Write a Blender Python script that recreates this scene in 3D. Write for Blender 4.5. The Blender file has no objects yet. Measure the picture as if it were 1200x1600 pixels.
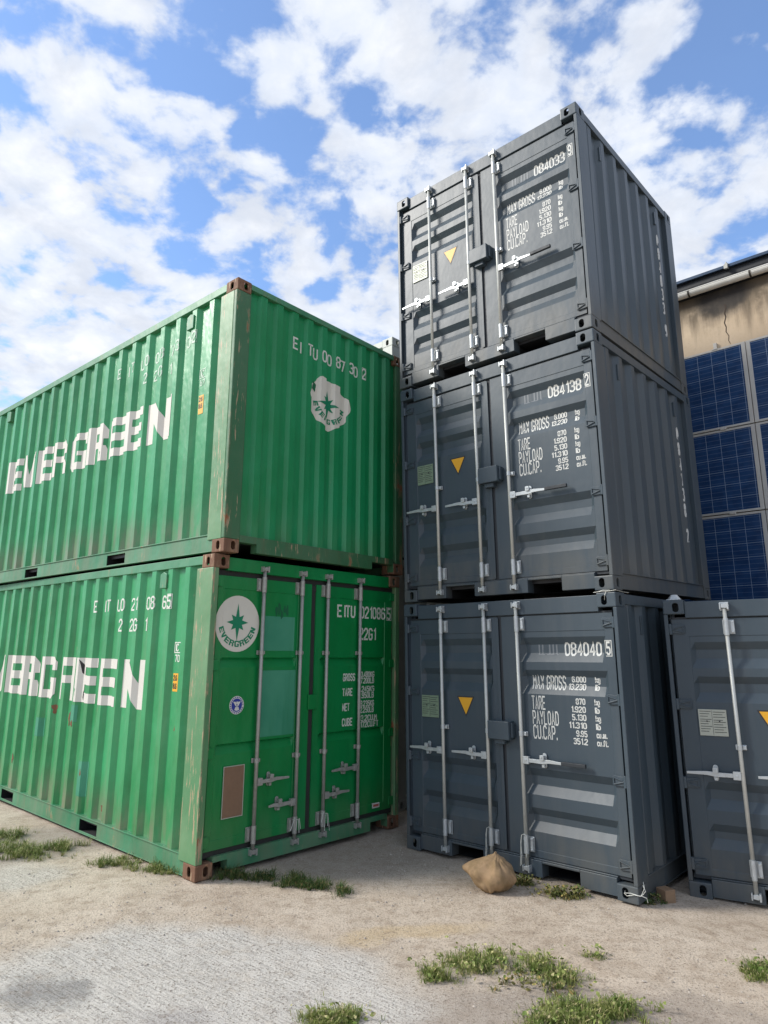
import bpy, bmesh, math, random
from mathutils import Vector, Matrix, Euler, noise
R=math.radians
S=bpy.context.scene
random.seed(7)
# ------------------------------------------------------------------ camera
Z0=1.838                                   # camera height above the mean ground
def RX(a): return Matrix.Rotation(a,3,'X')
def RY(a): return Matrix.Rotation(a,3,'Y')
def RZ(a): return Matrix.Rotation(a,3,'Z')
cd=bpy.data.cameras.new('camera'); cam=bpy.data.objects.new('camera',cd); S.collection.objects.link(cam)
cd.sensor_fit='VERTICAL'; cd.sensor_height=36; cd.lens=1060.79/1600*36
cd.shift_x=10.85/1600; cd.shift_y=-9.94/1600; cd.clip_start=.05; cd.clip_end=2000
CM=RX(.20464)@RY(.00287)
cam.matrix_world=Matrix.Translation((0,0,Z0))@(CM@Matrix(((1,0,0),(0,0,-1),(0,1,0)))).to_4x4()
S.camera=cam
def pixdir(u,v): return (CM@Vector(((u-589.15)/1060.79,1,-(v-790.06)/1060.79))).normalized()
# ------------------------------------------------------------------ exposure
S.view_settings.view_transform='Standard'; S.view_settings.look='None'
S.view_settings.exposure=0.40; S.view_settings.gamma=1
# ------------------------------------------------------------------ sun (soft, through thin cloud)
SUN_AZ=Vector((-1,-.02,0)).normalized(); SUN_EL=R(35)
sv=(SUN_AZ*math.cos(SUN_EL)+Vector((0,0,math.sin(SUN_EL))))
ld=bpy.data.lights.new('sun','SUN'); ld.energy=3.4; ld.angle=R(17); ld.color=(1,.95,.87)
sun=bpy.data.objects.new('sun',ld); S.collection.objects.link(sun)
sun.rotation_mode='QUATERNION'; sun.rotation_quaternion=sv.to_track_quat('Z','Y'); sun.location=(-20,-8,20)
# ------------------------------------------------------------------ node helpers
class NT:
    def __init__(s,tree): s.t=tree; s.n=tree.nodes; s.l=tree.links
    def new(s,k,**kw):
        n=s.n.new(k)
        for a,b in kw.items(): setattr(n,a,b)
        return n
    def set(s,sock,v):
        if isinstance(v,bpy.types.NodeSocket): s.l.new(v,sock)
        else: sock.default_value=v
    def math(s,op,a,b=0.,c=None,clamp=False):
        n=s.new('ShaderNodeMath',operation=op,use_clamp=clamp); s.set(n.inputs[0],a); s.set(n.inputs[1],b)
        if c is not None: s.set(n.inputs[2],c)
        return n.outputs[0]
    def vec(s,op,a,b=(0,0,0)):
        n=s.new('ShaderNodeVectorMath',operation=op); s.set(n.inputs[0],a); s.set(n.inputs[1],b)
        return n.outputs['Value'] if op in('DOT_PRODUCT','LENGTH','DISTANCE') else n.outputs[0]
    def noise(s,vec,scale,detail=4,rough=.55,dist=0.,out=0,lac=2.):
        n=s.new('ShaderNodeTexNoise'); s.set(n.inputs['Vector'],vec); n.inputs['Scale'].default_value=scale
        n.inputs['Detail'].default_value=detail; n.inputs['Roughness'].default_value=rough; n.inputs['Distortion'].default_value=dist
        n.inputs['Lacunarity'].default_value=lac
        return n.outputs[out]
    def ramp(s,f,lo,hi,a=0.,b=1.,smooth=True):
        n=s.new('ShaderNodeMapRange'); n.interpolation_type='SMOOTHSTEP' if smooth else 'LINEAR'
        s.set(n.inputs[0],f)
        for i,v in zip((1,2,3,4),(lo,hi,a,b)): s.set(n.inputs[i],v)
        return n.outputs[0]
    def mix(s,f,a,b,mode='MIX'):
        n=s.new('ShaderNodeMix',data_type='RGBA',blend_type=mode); s.set(n.inputs[0],f)
        s.set(n.inputs[6],a if isinstance(a,bpy.types.NodeSocket) else (*a,1)); s.set(n.inputs[7],b if isinstance(b,bpy.types.NodeSocket) else (*b,1))
        return n.outputs[2]
    def map(s,vec,scale=(1,1,1),rot=(0,0,0),loc=(0,0,0)):
        n=s.new('ShaderNodeMapping'); s.set(n.inputs[0],vec); n.inputs['Scale'].default_value=scale; n.inputs['Rotation'].default_value=rot; n.inputs['Location'].default_value=loc
        return n.outputs[0]
    def sep(s,v):
        n=s.new('ShaderNodeSeparateXYZ'); s.set(n.inputs[0],v); return n.outputs
    def comb(s,x,y,z):
        n=s.new('ShaderNodeCombineXYZ')
        for i,v in enumerate((x,y,z)): s.set(n.inputs[i],v)
        return n.outputs[0]
# ------------------------------------------------------------------ sky: Nishita blue with broken cloud
W=bpy.data.worlds.new('World'); S.world=W; W.use_nodes=True
w=NT(W.node_tree); w.n.clear()
sky=w.new('ShaderNodeTexSky',sky_type='NISHITA'); sky.sun_disc=False
sky.sun_elevation=SUN_EL; sky.sun_rotation=math.atan2(SUN_AZ.x,SUN_AZ.y); sky.air_density=1.0; sky.dust_density=.6; sky.ozone_density=1.6
tc=w.new('ShaderNodeTexCoord').outputs['Generated']
dx,dy,dz=w.sep(tc)
den=w.math('ADD',w.math('MAXIMUM',dz,0.),.22)
P=w.comb(w.math('DIVIDE',dx,den),w.math('DIVIDE',dy,den),0.)
warp=w.noise(P,3.0,3,.5,out=1)
Pw=w.vec('ADD',P,w.vec('SCALE',w.vec('SUBTRACT',warp,(.5,.5,.5)),(0,0,0)))
Pw.node.inputs[1].links[0].from_node.inputs['Scale'].default_value=.10
big=w.noise(Pw,2.6,2,.5); mid=w.noise(Pw,10.5,6,.54); fine=w.noise(Pw,24,7,.6)
wd=w.vec('ADD',tc,w.vec('MULTIPLY',w.vec('SUBTRACT',w.noise(tc,9.,5,.6,out=1),(.5,.5,.5)),(.10,.10,.10)))
cov=w.math('MULTIPLY_ADD',mid,.68,w.math('MULTIPLY',big,.16)); cov=w.math('MULTIPLY_ADD',fine,.16,cov)
# where the photographed sky shows its blue openings / its thick banks (directions on the sky dome)
GAP=[(320,30,60,.9),(235,85,50,.9),(180,75,40,.6),(290,125,45,.9),(350,150,45,.9),(400,200,40,.8),(445,225,35,.8),(320,285,45,.9),(285,340,50,1),(300,400,45,.9),(470,270,45,1),(480,215,40,.8),(168,435,42,1),(10,140,35,.9),(20,430,30,.9),(575,412,32,.8),(512,455,32,.9),(120,215,40,.5),(395,402,35,.6),(930,30,55,.9),(1145,30,75,1),(1083,95,40,.6),(1170,120,50,.8),(612,195,36,.9),(1062,235,45,.8),(1130,255,40,.6),(520,330,34,.7),(575,425,26,.6),(1170,390,45,.9),(1195,190,40,.6),(455,160,35,.5),(60,60,40,.8),(60,180,22,.3),(395,40,35,.5)]
BANK=[(110,150,110,.7),(260,210,90,.7),(50,260,80,.7),(60,330,80,.6),(140,40,70,.5),(230,20,40,.4),(560,90,110,.5),(530,60,90,.4),(780,80,120,.6),(840,180,110,.7),(420,330,60,.7),(90,540,120,.8),(250,500,80,.6),(340,100,40,.5),(560,280,60,.6),(730,220,80,.5),(1100,320,90,.7),(1130,180,30,.7),(180,390,60,.5),(570,480,60,.7),(400,190,30,.2),(1000,60,70,.5),(20,480,50,.4),(205,60,30,.5)]
acc=None
for L_,sgn in ((GAP,-1),(BANK,1)):
    for u,v,r,k in L_:
        d=pixdir(u,v); rr=r/1060*.95
        dist=w.vec('DISTANCE',wd,tuple(d))
        val=w.ramp(dist,rr*.15,rr*1.5,k*sgn*(.115 if sgn<0 else .035),0.)
        acc=val if acc is None else w.math('ADD',acc,val)
cov=w.math('ADD',cov,acc)
mask=w.ramp(cov,.388,.522)
mask=w.math('MULTIPLY_ADD',mask,.90,.07)
thick=w.ramp(w.math('MULTIPLY_ADD',w.noise(Pw,9,5,.55),.35,cov),.60,.95)
cl=w.mix(thick,(7.0,7.6,8.7),(9.3,9.4,9.6))
shade=w.ramp(w.noise(w.vec('ADD',Pw,(.06,.03,.2)),8,5,.6),.42,.68)
cl=w.mix(w.math('MULTIPLY',shade,.5),cl,(5.7,6.1,6.9))
blue=w.mix(1.,sky.outputs[0],(1.7,2.05,2.45),'MULTIPLY')
# thin veil and whitening towards the horizon (real sky behaviour)
hz=w.ramp(dz,0.,.38,.55,0.)
blue=w.mix(hz,blue,(6.5,7.4,8.8))
skycol=w.mix(mask,blue,cl)
bg=w.new('ShaderNodeBackground'); w.l.new(skycol,bg.inputs[0]); bg.inputs[1].default_value=.087
out=w.new('ShaderNodeOutputWorld'); w.l.new(bg.outputs[0],out.inputs[0])
# ------------------------------------------------------------------ materials
MAT={}
def newmat(name):
    m=bpy.data.materials.new(name); m.use_nodes=True; t=NT(m.node_tree)
    b=t.n['Principled BSDF']; MAT[name]=m
    t.co=t.new('ShaderNodeTexCoord').outputs['Object']; t.b=b
    return m,t
DENT={}
def fin(t,col=None,rough=None,metal=None,bump=None,bs=.2,bd=.002,spec=None):
    if col is not None: t.set(t.b.inputs['Base Color'],col if isinstance(col,bpy.types.NodeSocket) else (*col,1))
    if rough is not None: t.set(t.b.inputs['Roughness'],rough)
    if metal is not None: t.set(t.b.inputs['Metallic'],metal)
    if spec is not None: t.set(t.b.inputs['Specular IOR Level'],spec)
    if bump is not None:
        n=t.new('ShaderNodeBump'); n.inputs['Strength'].default_value=bs; n.inputs['Distance'].default_value=bd
        t.l.new(bump,n.inputs['Height']); t.l.new(n.outputs[0],t.b.inputs['Normal'])
        if getattr(t,'dent',0):
            d=t.new('ShaderNodeBump'); d.inputs['Strength'].default_value=t.dent; d.inputs['Distance'].default_value=.05
            t.l.new(t.noise(t.map(t.co,(1,1,.7)),3.3,3,.55),d.inputs['Height']); t.l.new(d.outputs[0],n.inputs['Normal'])
def simple(name,col,rough=.5,metal=0.,var=.15,sc=14):
    m,t=newmat(name); n=t.noise(t.co,sc,4,.6)
    c=t.mix(n,tuple(x*(1-var) for x in col),tuple(min(1,x*(1+var)) for x in col))
    fin(t,c,t.ramp(n,.3,.7,max(.05,rough-.07),min(1,rough+.07)),metal,n,.15,.001); return m
def paint(name,col,fade,dirt,rough,wear,rust=(.16,.062,.028),tan=(.36,.27,.17),streak=.5,dirtlow=.0,tanamt=0.):
    """weathered container paint: fading, run-off streaks, rust blooms, scratches down to primer"""
    m,t=newmat(name)
    big=t.noise(t.co,1.1,4,.6); c=t.mix(t.ramp(big,.3,.7),col,fade)
    st=t.noise(t.map(t.co,(9,9,.5)),1.,5,.6); c=t.mix(t.math('MULTIPLY',t.ramp(st,.5,.78),streak),c,dirt)
    fn=t.noise(t.co,45,4,.6); c=t.mix(t.ramp(fn,.45,.75,0.,.16*min(1,wear*2+.25)),c,dirt)
    z=t.sep(t.co)[2]
    if dirtlow:
        g=t.math('MULTIPLY',t.ramp(z,.14,.62,dirtlow,0.),t.ramp(t.noise(t.map(t.co,(5,5,1.2)),1.,4,.6),.35,.62)); c=t.mix(g,c,(.20,.17,.12))
    ro=rough; t.dent=.30 if 'green' in name else .12
    if wear>0:
        r1=t.noise(t.map(t.co,(4,4,1.6)),1.,7,.68); r2=t.noise(t.map(t.co,(30,30,7)),1.,5,.65)
        rm=t.ramp(t.math('MULTIPLY_ADD',r2,.35,r1),.98-wear*.32,1.03-wear*.32)
        halo=t.ramp(t.math('MULTIPLY_ADD',r2,.35,r1),.92-wear*.32,1.02-wear*.32,0.,.45)
        c=t.mix(halo,c,tan)
        rc=t.mix(t.noise(t.co,60,4,.6),rust,(rust[0]*2.1,rust[1]*2.2,rust[2]*2.3)); c=t.mix(rm,c,rc)
        ro=t.math('MULTIPLY_ADD',rm,.45,rough)
    if tanamt:
        sc=t.ramp(t.noise(t.map(t.co,(26,26,2.6)),1.,6,.7),.64-tanamt*.2,.68-tanamt*.2); c=t.mix(sc,c,tan)
    fin(t,c,ro,0.,t.math('MULTIPLY_ADD',st,.4,fn),.12,.002,spec=.6 if name=='green_side' else (.42 if name=='grey_paint' else .5))
    return m
G=(.003,.200,.060); GF=(.008,.245,.090)
M_GS=paint('green_side',(.006,.195,.055),(.030,.29,.110),(.10,.24,.11),.34,.30,dirtlow=.75,streak=.55)
M_GE=paint('green_end',G,GF,(.012,.12,.042),.42,.17,dirtlow=.15,streak=.35)
M_GD=paint('green_door',(.001,.175,.036),(.003,.205,.055),(.008,.10,.03),.38,.10,dirtlow=.18,streak=.3)
M_GR=paint('green_rail',(.016,.16,.07),(.07,.24,.13),(.13,.16,.09),.5,.42,dirtlow=.3,streak=.5)
M_GP=paint('green_post',(.065,.20,.085),(.15,.27,.14),(.17,.20,.11),.5,.54,tanamt=.32,streak=.7)
M_GPR=paint('rusted_green_post',(.022,.125,.05),(.06,.15,.075),(.10,.095,.05),.55,.62,tanamt=.12,streak=.8)
M_GC=paint('rusty_casting',(.14,.066,.036),(.19,.10,.06),(.08,.045,.03),.8,.75,tanamt=.18)
GY=(.041,.060,.077)
M_Y=paint('grey_paint',GY,(.048,.068,.085),(.085,.098,.108),.43,0.,streak=.38,dirtlow=.22)
M_W=paint('pale_paint',(.42,.44,.40),(.48,.49,.46),(.3,.29,.25),.5,.1,streak=.4)
M_ZN=simple('zinc',(.50,.53,.54),.48,.6,.18,30)
M_ROD=simple('galvanised_rod',(.52,.53,.50),.5,.4,.14,20)
M_OLD=simple('old_galvanised',(.36,.36,.33),.55,.45,.30,25)
M_SHD=simple('painted_shade_black',(.012,.013,.014),.75,0,.3,20)  # near-black colour stands in for the shade inside fork pockets and torn holes
M_GRUB=simple('worn_rubber',(.022,.024,.022),.8,0,.4,12)
M_BLK=simple('black_plastic',(.02,.021,.024),.5,0,.2,20)
M_SEAL=simple('grey_seal',(.022,.027,.033),.6,0,.2,20)
def letter(name,col,bare,thr,rough=.5,sc=(30,30,8)):
    m,t=newmat(name); n=t.noise(t.map(t.co,sc),1.,5,.65); n2=t.noise(t.co,3,3,.6)
    k=t.ramp(t.math('MULTIPLY_ADD',n2,.3,n),thr,thr+.03)
    c=t.mix(n2,col,tuple(x*.82 for x in col)); fin(t,t.mix(k,c,bare),rough); return m
M_LW=letter('white_lettering',(.62,.63,.60),GY,.90)
M_LWW=letter('worn_lettering',(.55,.57,.56),GY,.74)
M_RSP=simple('rust_scar',(.16,.07,.035),.85,0,.5,40)
M_LG=letter('white_lettering_on_green',(.66,.68,.62),G,.80)
M_LF=letter('faded_lettering',(.46,.58,.48),(.03,.22,.10),.70)
M_BIG=letter('big_white_lettering',(.64,.62,.57),(.03,.20,.08),.86,.6,(16,16,5))
M_LOGO=letter('logo_white',(.66,.64,.56),(.30,.25,.17),.84,.5,(14,14,9))
M_LGRN=letter('logo_green',(.0,.21,.10),(.3,.4,.3),.92)
M_GHOST=letter('ghost_lettering',(.15,.17,.19),GY,.66)
M_YEL=letter('yellow_decal',(.75,.38,.02),(.5,.25,.03),.95,.45)
M_BLUE=letter('blue_decal',(.02,.04,.30),(.1,.1,.3),.95)
M_PLATE=simple('data_plate',(.40,.42,.36),.5,.2,.12,40)
M_PLATEG=simple('tinted_data_plate',(.20,.27,.19),.5,.2,.12,40)
M_BRN=simple('brown_plate',(.22,.135,.085),.55,.2,.2,30)
M_TEAL=paint('bleached_patch',(.024,.21,.12),(.06,.28,.17),(.008,.16,.065),.5,0.,streak=.9)
M_TEALD=paint('dark_patch',(.004,.10,.035),(.006,.12,.05),(.003,.08,.03),.5,0.)
M_RED=simple('red_decal',(.45,.10,.08),.5)
M_WHT=simple('white_decal',(.6,.6,.56),.5)
M_WIRE=simple('pale_wire',(.55,.56,.52),.5,.2)
# ------------------------------------------------------------------ mesh builder
OFF=Vector((0,0,0))
class MB:
    def __init__(s): s.b=bmesh.new()
    def face(s,pts):
        vs=[s.b.verts.new(p) for p in pts]
        try: return s.b.faces.new(vs)
        except ValueError: return None
    def box(s,x0,x1,y0,y1,z0,z1,skip=''):
        v=[s.b.verts.new((x,y,z)) for x in (x0,x1) for y in (y0,y1) for z in (z0,z1)]
        F={'l':(0,1,3,2),'r':(4,6,7,5),'f':(0,4,5,1),'k':(2,3,7,6),'b':(0,2,6,4),'t':(1,5,7,3)}
        for k,f in F.items():
            if k not in skip: s.b.faces.new([v[i] for i in f])
        return s
    def prism(s,poly,axis,a,bb):
        """poly in the two remaining axes, extruded along axis from a to bb"""
        def p(u,v,w_): return {0:(w_,u,v),1:(u,w_,v),2:(u,v,w_)}[axis]
        A=[s.b.verts.new(p(u,v,a)) for u,v in poly]; B=[s.b.verts.new(p(u,v,bb)) for u,v in poly]
        s.b.faces.new(A); s.b.faces.new(B[::-1]); n=len(poly)
        for i in range(n): s.b.faces.new((A[i],B[i],B[(i+1)%n],A[(i+1)%n]))
        return s
    def tube(s,pts,r,n=10,cap=True):
        pts=[Vector(p) for p in pts]; rings=[]
        rr=r if isinstance(r,(list,tuple)) else [r]*len(pts)
        for i,p in enumerate(pts):
            d=(pts[min(i+1,len(pts)-1)]-pts[max(i-1,0)]).normalized()
            a=d.orthogonal().normalized() if i==0 else (a-d*a.dot(d)).normalized()
            c=d.cross(a); rings.append([s.b.verts.new(p+(a*math.cos(2*math.pi*k/n)+c*math.sin(2*math.pi*k/n))*rr[i]) for k in range(n)])
        for i in range(len(rings)-1):
            for k in range(n): s.b.faces.new((rings[i][k],rings[i][(k+1)%n],rings[i+1][(k+1)%n],rings[i+1][k]))
        if cap: s.b.faces.new(rings[0][::-1]); s.b.faces.new(rings[-1])
        return s
    def build(s,name,mat,parent=None,bevel=0.,smooth=False,off=True,norm=True):
        if norm: bmesh.ops.recalc_face_normals(s.b,faces=s.b.faces)
        if off and parent is not None and OFF.length: bmesh.ops.translate(s.b,vec=-OFF,verts=s.b.verts)
        me=bpy.data.meshes.new(name); s.b.to_mesh(me); s.b.free()
        for m in (mat if isinstance(mat,(list,tuple)) else [mat]): me.materials.append(m)
        if smooth:
            for p in me.polygons: p.use_smooth=True
        o=bpy.data.objects.new(name,me); S.collection.objects.link(o)
        if parent is not None: o.parent=parent
        if bevel:
            bm=o.modifiers.new('bevel','BEVEL'); bm.width=bevel; bm.segments=2; bm.limit_method='ANGLE'; bm.angle_limit=R(40)
        return o
def tag(o,label=None,cat=None,group=None,kind=None):
    for k,v in (('label',label),('category',cat),('group',group),('kind',kind)):
        if v: o[k]=v
    return o
def empty(name,loc=(0,0,0)):
    o=bpy.data.objects.new(name,None); S.collection.objects.link(o); o.location=loc; o.empty_display_size=.3; return o
def copy_tree(o,parent=None):
    c=o.copy(); S.collection.objects.link(c)
    if parent is not None: c.parent=parent
    for ch in list(o.children): copy_tree(ch,c)
    return c
def place(root,d,size):
    Rm=RZ(d[3])@RX(d[4])@RY(d[5]); root.rotation_mode='QUATERNION'; root.rotation_quaternion=Rm.to_quaternion()
    root.location=Vector(d[:3])+Vector((0,0,Z0))+Rm@Vector((size[0]/2,size[1]/2,0))
# ------------------------------------------------------------------ stroke lettering
GL={'0':[[(1.3,0),(2.7,0),(3.6,.5),(4,1.6),(4,4.4),(3.6,5.5),(2.7,6),(1.3,6),(.4,5.5),(0,4.4),(0,1.6),(.4,.5),'c']],'1':[[(1,5),(2.3,6),(2.3,0)]],
'2':[[(0,4.7),(0,5.2),(1,6),(3,6),(4,5),(4,3.9),(0,.6),(0,0),(4,0)]],'3':[[(0,5.2),(1,6),(3,6),(4,5.2),(4,3.9),(3,3.1),(1.6,3.1)],[(3,3.1),(4,2.3),(4,.9),(3,0),(1,0),(0,.8)]],
'4':[[(3.2,0),(3.2,6),(0,1.7),(4.2,1.7)]],'5':[[(3.8,6),(.3,6),(.3,3.4),(3,3.4),(4,2.5),(4,.9),(3,0),(1,0),(0,.8)]],
'6':[[(3.8,5.2),(3,6),(1,6),(0,5),(0,1),(1,0),(3,0),(4,1),(4,2.4),(3,3.3),(0,3.3)]],'7':[[(0,6),(4,6),(1.6,0)]],
'8':[[(1,3.2),(0,4),(0,5.2),(1,6),(3,6),(4,5.2),(4,4),(3,3.2),(4,2.3),(4,.9),(3,0),(1,0),(0,.9),(0,2.3),(1,3.2),(3,3.2)]],
'9':[[(.2,.8),(1,0),(3,0),(4,1),(4,5),(3,6),(1,6),(0,5),(0,3.7),(1,2.8),(4,2.8)]],
'E':[[(4,6),(0,6),(0,0),(4,0)],[(0,3),(3.2,3)]],'I':[[(2,0),(2,6)]],'T':[[(0,6),(4,6)],[(2,6),(2,0)]],'U':[[(0,6),(0,1),(1,0),(3,0),(4,1),(4,6)]],
'G':[[(4,5),(3,6),(1,6),(0,5),(0,1),(1,0),(3,0),(4,1),(4,2.8),(2.2,2.8)]],'M':[[(0,0),(0,6)],[(.2,5.6),(2,3)],[(2,3),(3.8,5.6)],[(4,6),(4,0)]],'A':[[(0,0),(2,6),(4,0)],[(.8,1.9),(3.2,1.9)]],
'X':[[(0,0),(4,6)],[(0,6),(4,0)]],'R':[[(0,0),(0,6),(3,6),(4,5.1),(4,3.9),(3,3),(0,3)],[(2.2,3),(4,0)]],'O':[[(1,0),(3,0),(4,1),(4,5),(3,6),(1,6),(0,5),(0,1),'c']],
'S':[[(4,5),(3,6),(1,6),(0,5.1),(0,4),(1,3.2),(3,2.9),(4,2),(4,.9),(3,0),(1,0),(0,1)]],'P':[[(0,0),(0,6),(3,6),(4,5.1),(4,3.6),(3,2.7),(0,2.7)]],
'Y':[[(0,6),(2,3),(4,6)],[(2,3),(2,0)]],'L':[[(0,6),(0,0),(3.8,0)]],'D':[[(0,0),(0,6),(2.6,6),(4,4.8),(4,1.2),(2.6,0),'c']],'C':[[(4,5),(3,6),(1,6),(0,5),(0,1),(1,0),(3,0),(4,1)]],
'N':[[(0,0),(0,6)],[(.1,5.8),(3.9,.2)],[(4,0),(4,6)]],'B':[[(0,3.1),(0,6),(2.8,6),(3.8,5.2),(3.8,3.9),(2.8,3.1),(0,3.1),(0,0),(3,0),(4,.9),(4,2.2),(3,3.1)]],'F':[[(0,0),(0,6),(4,6)],[(0,3.1),(3,3.1)]],
'K':[[(0,0),(0,6)],[(4,6),(0,2.6)],[(1.3,3.6),(4,0)]],'V':[[(0,6),(2,0),(4,6)]],'.':[[(.6,0),(.6,.7)]],'-':[[(.5,3),(3.5,3)]],
'k':[[(0,0),(0,6)],[(3.2,4.2),(0,1.6)],[(1.2,2.5),(3.4,0)]],'g':[[(3.2,4.2),(3.2,-1),(2.4,-1.8),(.6,-1.8)],[(3.2,4.2),(.9,4.2),(0,3.4),(0,.9),(.9,0),(3.2,0)]],
'l':[[(.8,6),(.8,0)]],'b':[[(0,6),(0,0),(2.4,0),(3.3,.9),(3.3,3.3),(2.4,4.2),(0,4.2)]],'c':[[(3.2,3.4),(2.4,4.2),(.9,4.2),(0,3.4),(0,.9),(.9,0),(2.4,0),(3.2,.8)]],
'u':[[(0,4.2),(0,.9),(.9,0),(3.1,0)],[(3.1,4.2),(3.1,0)]],'m':[[(0,0),(0,4.2),(4.4,4.2),(4.4,0)],[(2.2,4.2),(2.2,0)]],'f':[[(3,6),(1.9,6),(1.2,5.3),(1.2,0)],[(0,4.1),(2.7,4.1)]],
't':[[(1.2,5.8),(1.2,.8),(2,0),(2.8,0)],[(0,4.1),(2.7,4.1)]],'i':[[(1,4.2),(1,0)],[(1,5.4),(1,6)]]}
ADV={'1':4.2,'I':3.4,'.':2.2,'l':2.6,'c':4.6,'k':4.8,'f':4.2,'t':4.2,'m':6.2,' ':3.2,'i':2.8}
def ribbon(pl,hw):
    closed=pl[-1]=='c'; pts=[Vector(p) for p in (pl[:-1] if closed else pl)]; n=len(pts); L=[];Rr=[]
    for i in range(n):
        pv=pts[i-1] if (closed or i>0) else None; nx=pts[(i+1)%n] if (closed or i<n-1) else None
        d1=(pts[i]-pv).normalized() if pv is not None else None; d2=(nx-pts[i]).normalized() if nx is not None else None
        if d1 is None: d1=d2
        if d2 is None: d2=d1
        n1=Vector((-d1.y,d1.x)); n2=Vector((-d2.y,d2.x)); m=(n1+n2); 
        if m.length<.2: m=n1.copy()
        m.normalize(); k=hw/max(.45,m.dot(n1)); e=Vector((0,0))
        if not closed and i==0: e=-d1*hw*.6
        if not closed and i==n-1: e=d1*hw*.6
        L.append(pts[i]+m*k+e); Rr.append(pts[i]-m*k+e)
    return [(L[i],Rr[i],Rr[(i+1)%n],L[(i+1)%n]) for i in range(n if closed else n-1)]
def text(s,x,z,h,cw=.5,sw=.14,track=0.,right=False):
    """quads of a string; x,z lower-left, h cap height, cw = width/height of a digit"""
    ux=h*cw/4; uz=h/6; width=sum((ADV.get(c,6.0)+track)*ux for c in s)
    if right: x-=width
    out=[]
    for c in s:
        for pl in GL.get(c,[]):
            q=[p if p=='c' else (p[0]*ux,p[1]*uz) for p in pl]
            out+=[[(a.x+x,a.y+z) for a in f] for f in ribbon(q,h*sw/2)]
        x+=(ADV.get(c,6.0)+track)*ux
    return out
def tf(s,x0,x1,z,h,sw=.14):
    sw*=1.15
    fs=text(s,0,z,h,.45,sw); lo=min(p[0] for f in fs for p in f); hi=max(p[0] for f in fs for p in f); k=(x1-x0)/(hi-lo)
    return [[(x0+(p[0]-lo)*k,p[1]) for p in f] for f in fs]
def boxring(x0,x1,z0,z1,t):
    return [[(x0,z0),(x1,z0),(x1,z0+t),(x0,z0+t)],[(x0,z1-t),(x1,z1-t),(x1,z1),(x0,z1)],[(x0,z0+t),(x0+t,z0+t),(x0+t,z1-t),(x0,z1-t)],[(x1-t,z0+t),(x1,z0+t),(x1,z1-t),(x1-t,z1-t)]]
def rc(a,b,c,d): return [(a,b),(c,b),(c,d),(a,d)]
BIG={'E':[rc(0,0,1.7,5),rc(1.7,0,5,1.05),rc(1.7,1.98,4.8,3.02),rc(1.7,3.95,5,5)],
'V':[[(0,5),(1.8,5),(2.5,1.9),(2.5,0),(1.7,0)],[(5,5),(3.3,0),(2.5,0),(2.5,1.9),(3.2,5)]],
'R':[rc(0,0,1.6,5),rc(1.6,4,4.2,5),rc(3.4,2.9,5,4),[(4.2,4),(5,4),(4.2,5)],rc(1.6,2,4.4,2.9),[(3.3,2),(4.7,2),(5,1.4),(5,0),(3.4,0),(3.4,1.5)]],
'G':[rc(0,.6,1.6,4.4),[(0,4.4),(1.6,4.4),(1.6,5),(.6,5)],[(0,.6),(.6,0),(1.6,0),(1.6,.6)],rc(1.6,0,4.4,1),rc(1.6,4,4.4,5),[(4.4,4),(5,4),(5,4.4),(4.4,5)],rc(4,3.4,5,4),rc(3.4,1,5,2.5),rc(2.6,1.9,3.4,2.5),[(4.4,0),(5,.6),(5,1),(4.4,1)]],
'N':[rc(0,0,1.7,5),rc(3.3,0,5,5),[(1.7,5),(1.7,2.4),(3.3,0),(3.3,2.6)]]}
def bigtext(word,x,z,w_,h,flip=False): 
    return [[(x+u/5*w_,z+v/5*h) for u,v in f] for f in BIG[word]]
def arcword(cx,cz,r,h,a0,a1,word='EVERGREEN'):
    out=[]; n=len(word)
    for i,c in enumerate(word):
        a=a0+(a1-a0)*i/(n-1)                       # bottom arc, read left to right
        er=Vector((math.cos(a),math.sin(a))); et=Vector((-math.sin(a),math.cos(a)))
        for f in BIG[c]:
            out.append([tuple(Vector((cx,cz))+et*((u/5-.5)*h*.92)+er*(r-(v/5)*h)) for u,v in f])
    return out
def star(cx,cz,R1,R2,R3,Rv):
    pts=[]
    for i in range(16):
        a=math.pi/2+i*math.pi/8
        rr=R3 if i%2 else ([Rv,R2,R1,R2][(i//2)%4])
        pts.append((cx+rr*math.cos(a),cz+rr*math.sin(a)))
    return [[(cx,cz),pts[i],pts[(i+1)%16]] for i in range(16)]
def disc(cx,cz,rx,rz,n=40,fn=None): 
    return [[(cx+rx*(fn(2*math.pi*i/n) if fn else 1)*math.cos(2*math.pi*i/n),cz+rz*(fn(2*math.pi*i/n) if fn else 1)*math.sin(2*math.pi*i/n)) for i in range(n)]]
def decal(name,faces,mat,parent,depth,xb,zb,to3d,eps=.002):
    """flat polygons laid on a folded surface: cut at the folds, then pushed onto it"""
    b=bmesh.new()
    for f in faces:
        try: b.faces.new([b.verts.new((p[0],p[1],0)) for p in f])
        except ValueError: pass
    for axis,vals in ((0,xb),(1,zb)):
        if not vals or not b.verts: continue
        lo=min(v.co[axis] for v in b.verts); hi=max(v.co[axis] for v in b.verts)
        for c in vals:
            if lo<c<hi:
                nv=Vector((1,0,0)) if axis==0 else Vector((0,1,0))
                bmesh.ops.bisect_plane(b,geom=b.verts[:]+b.edges[:]+b.faces[:],plane_co=nv*c,plane_no=nv,dist=1e-6)
    # depth is evaluated per face so sharp steps stay crisp
    o=MB()
    for f in b.faces:
        c=f.calc_center_median(); pts=[]
        for v in f.verts:
            q=v.co.lerp(c,1e-4); pts.append(to3d(v.co.x,v.co.y,depth(q.x,q.y)-eps))
        o.face(pts)
    b.free(); return o.build(name,mat,parent)
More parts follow.
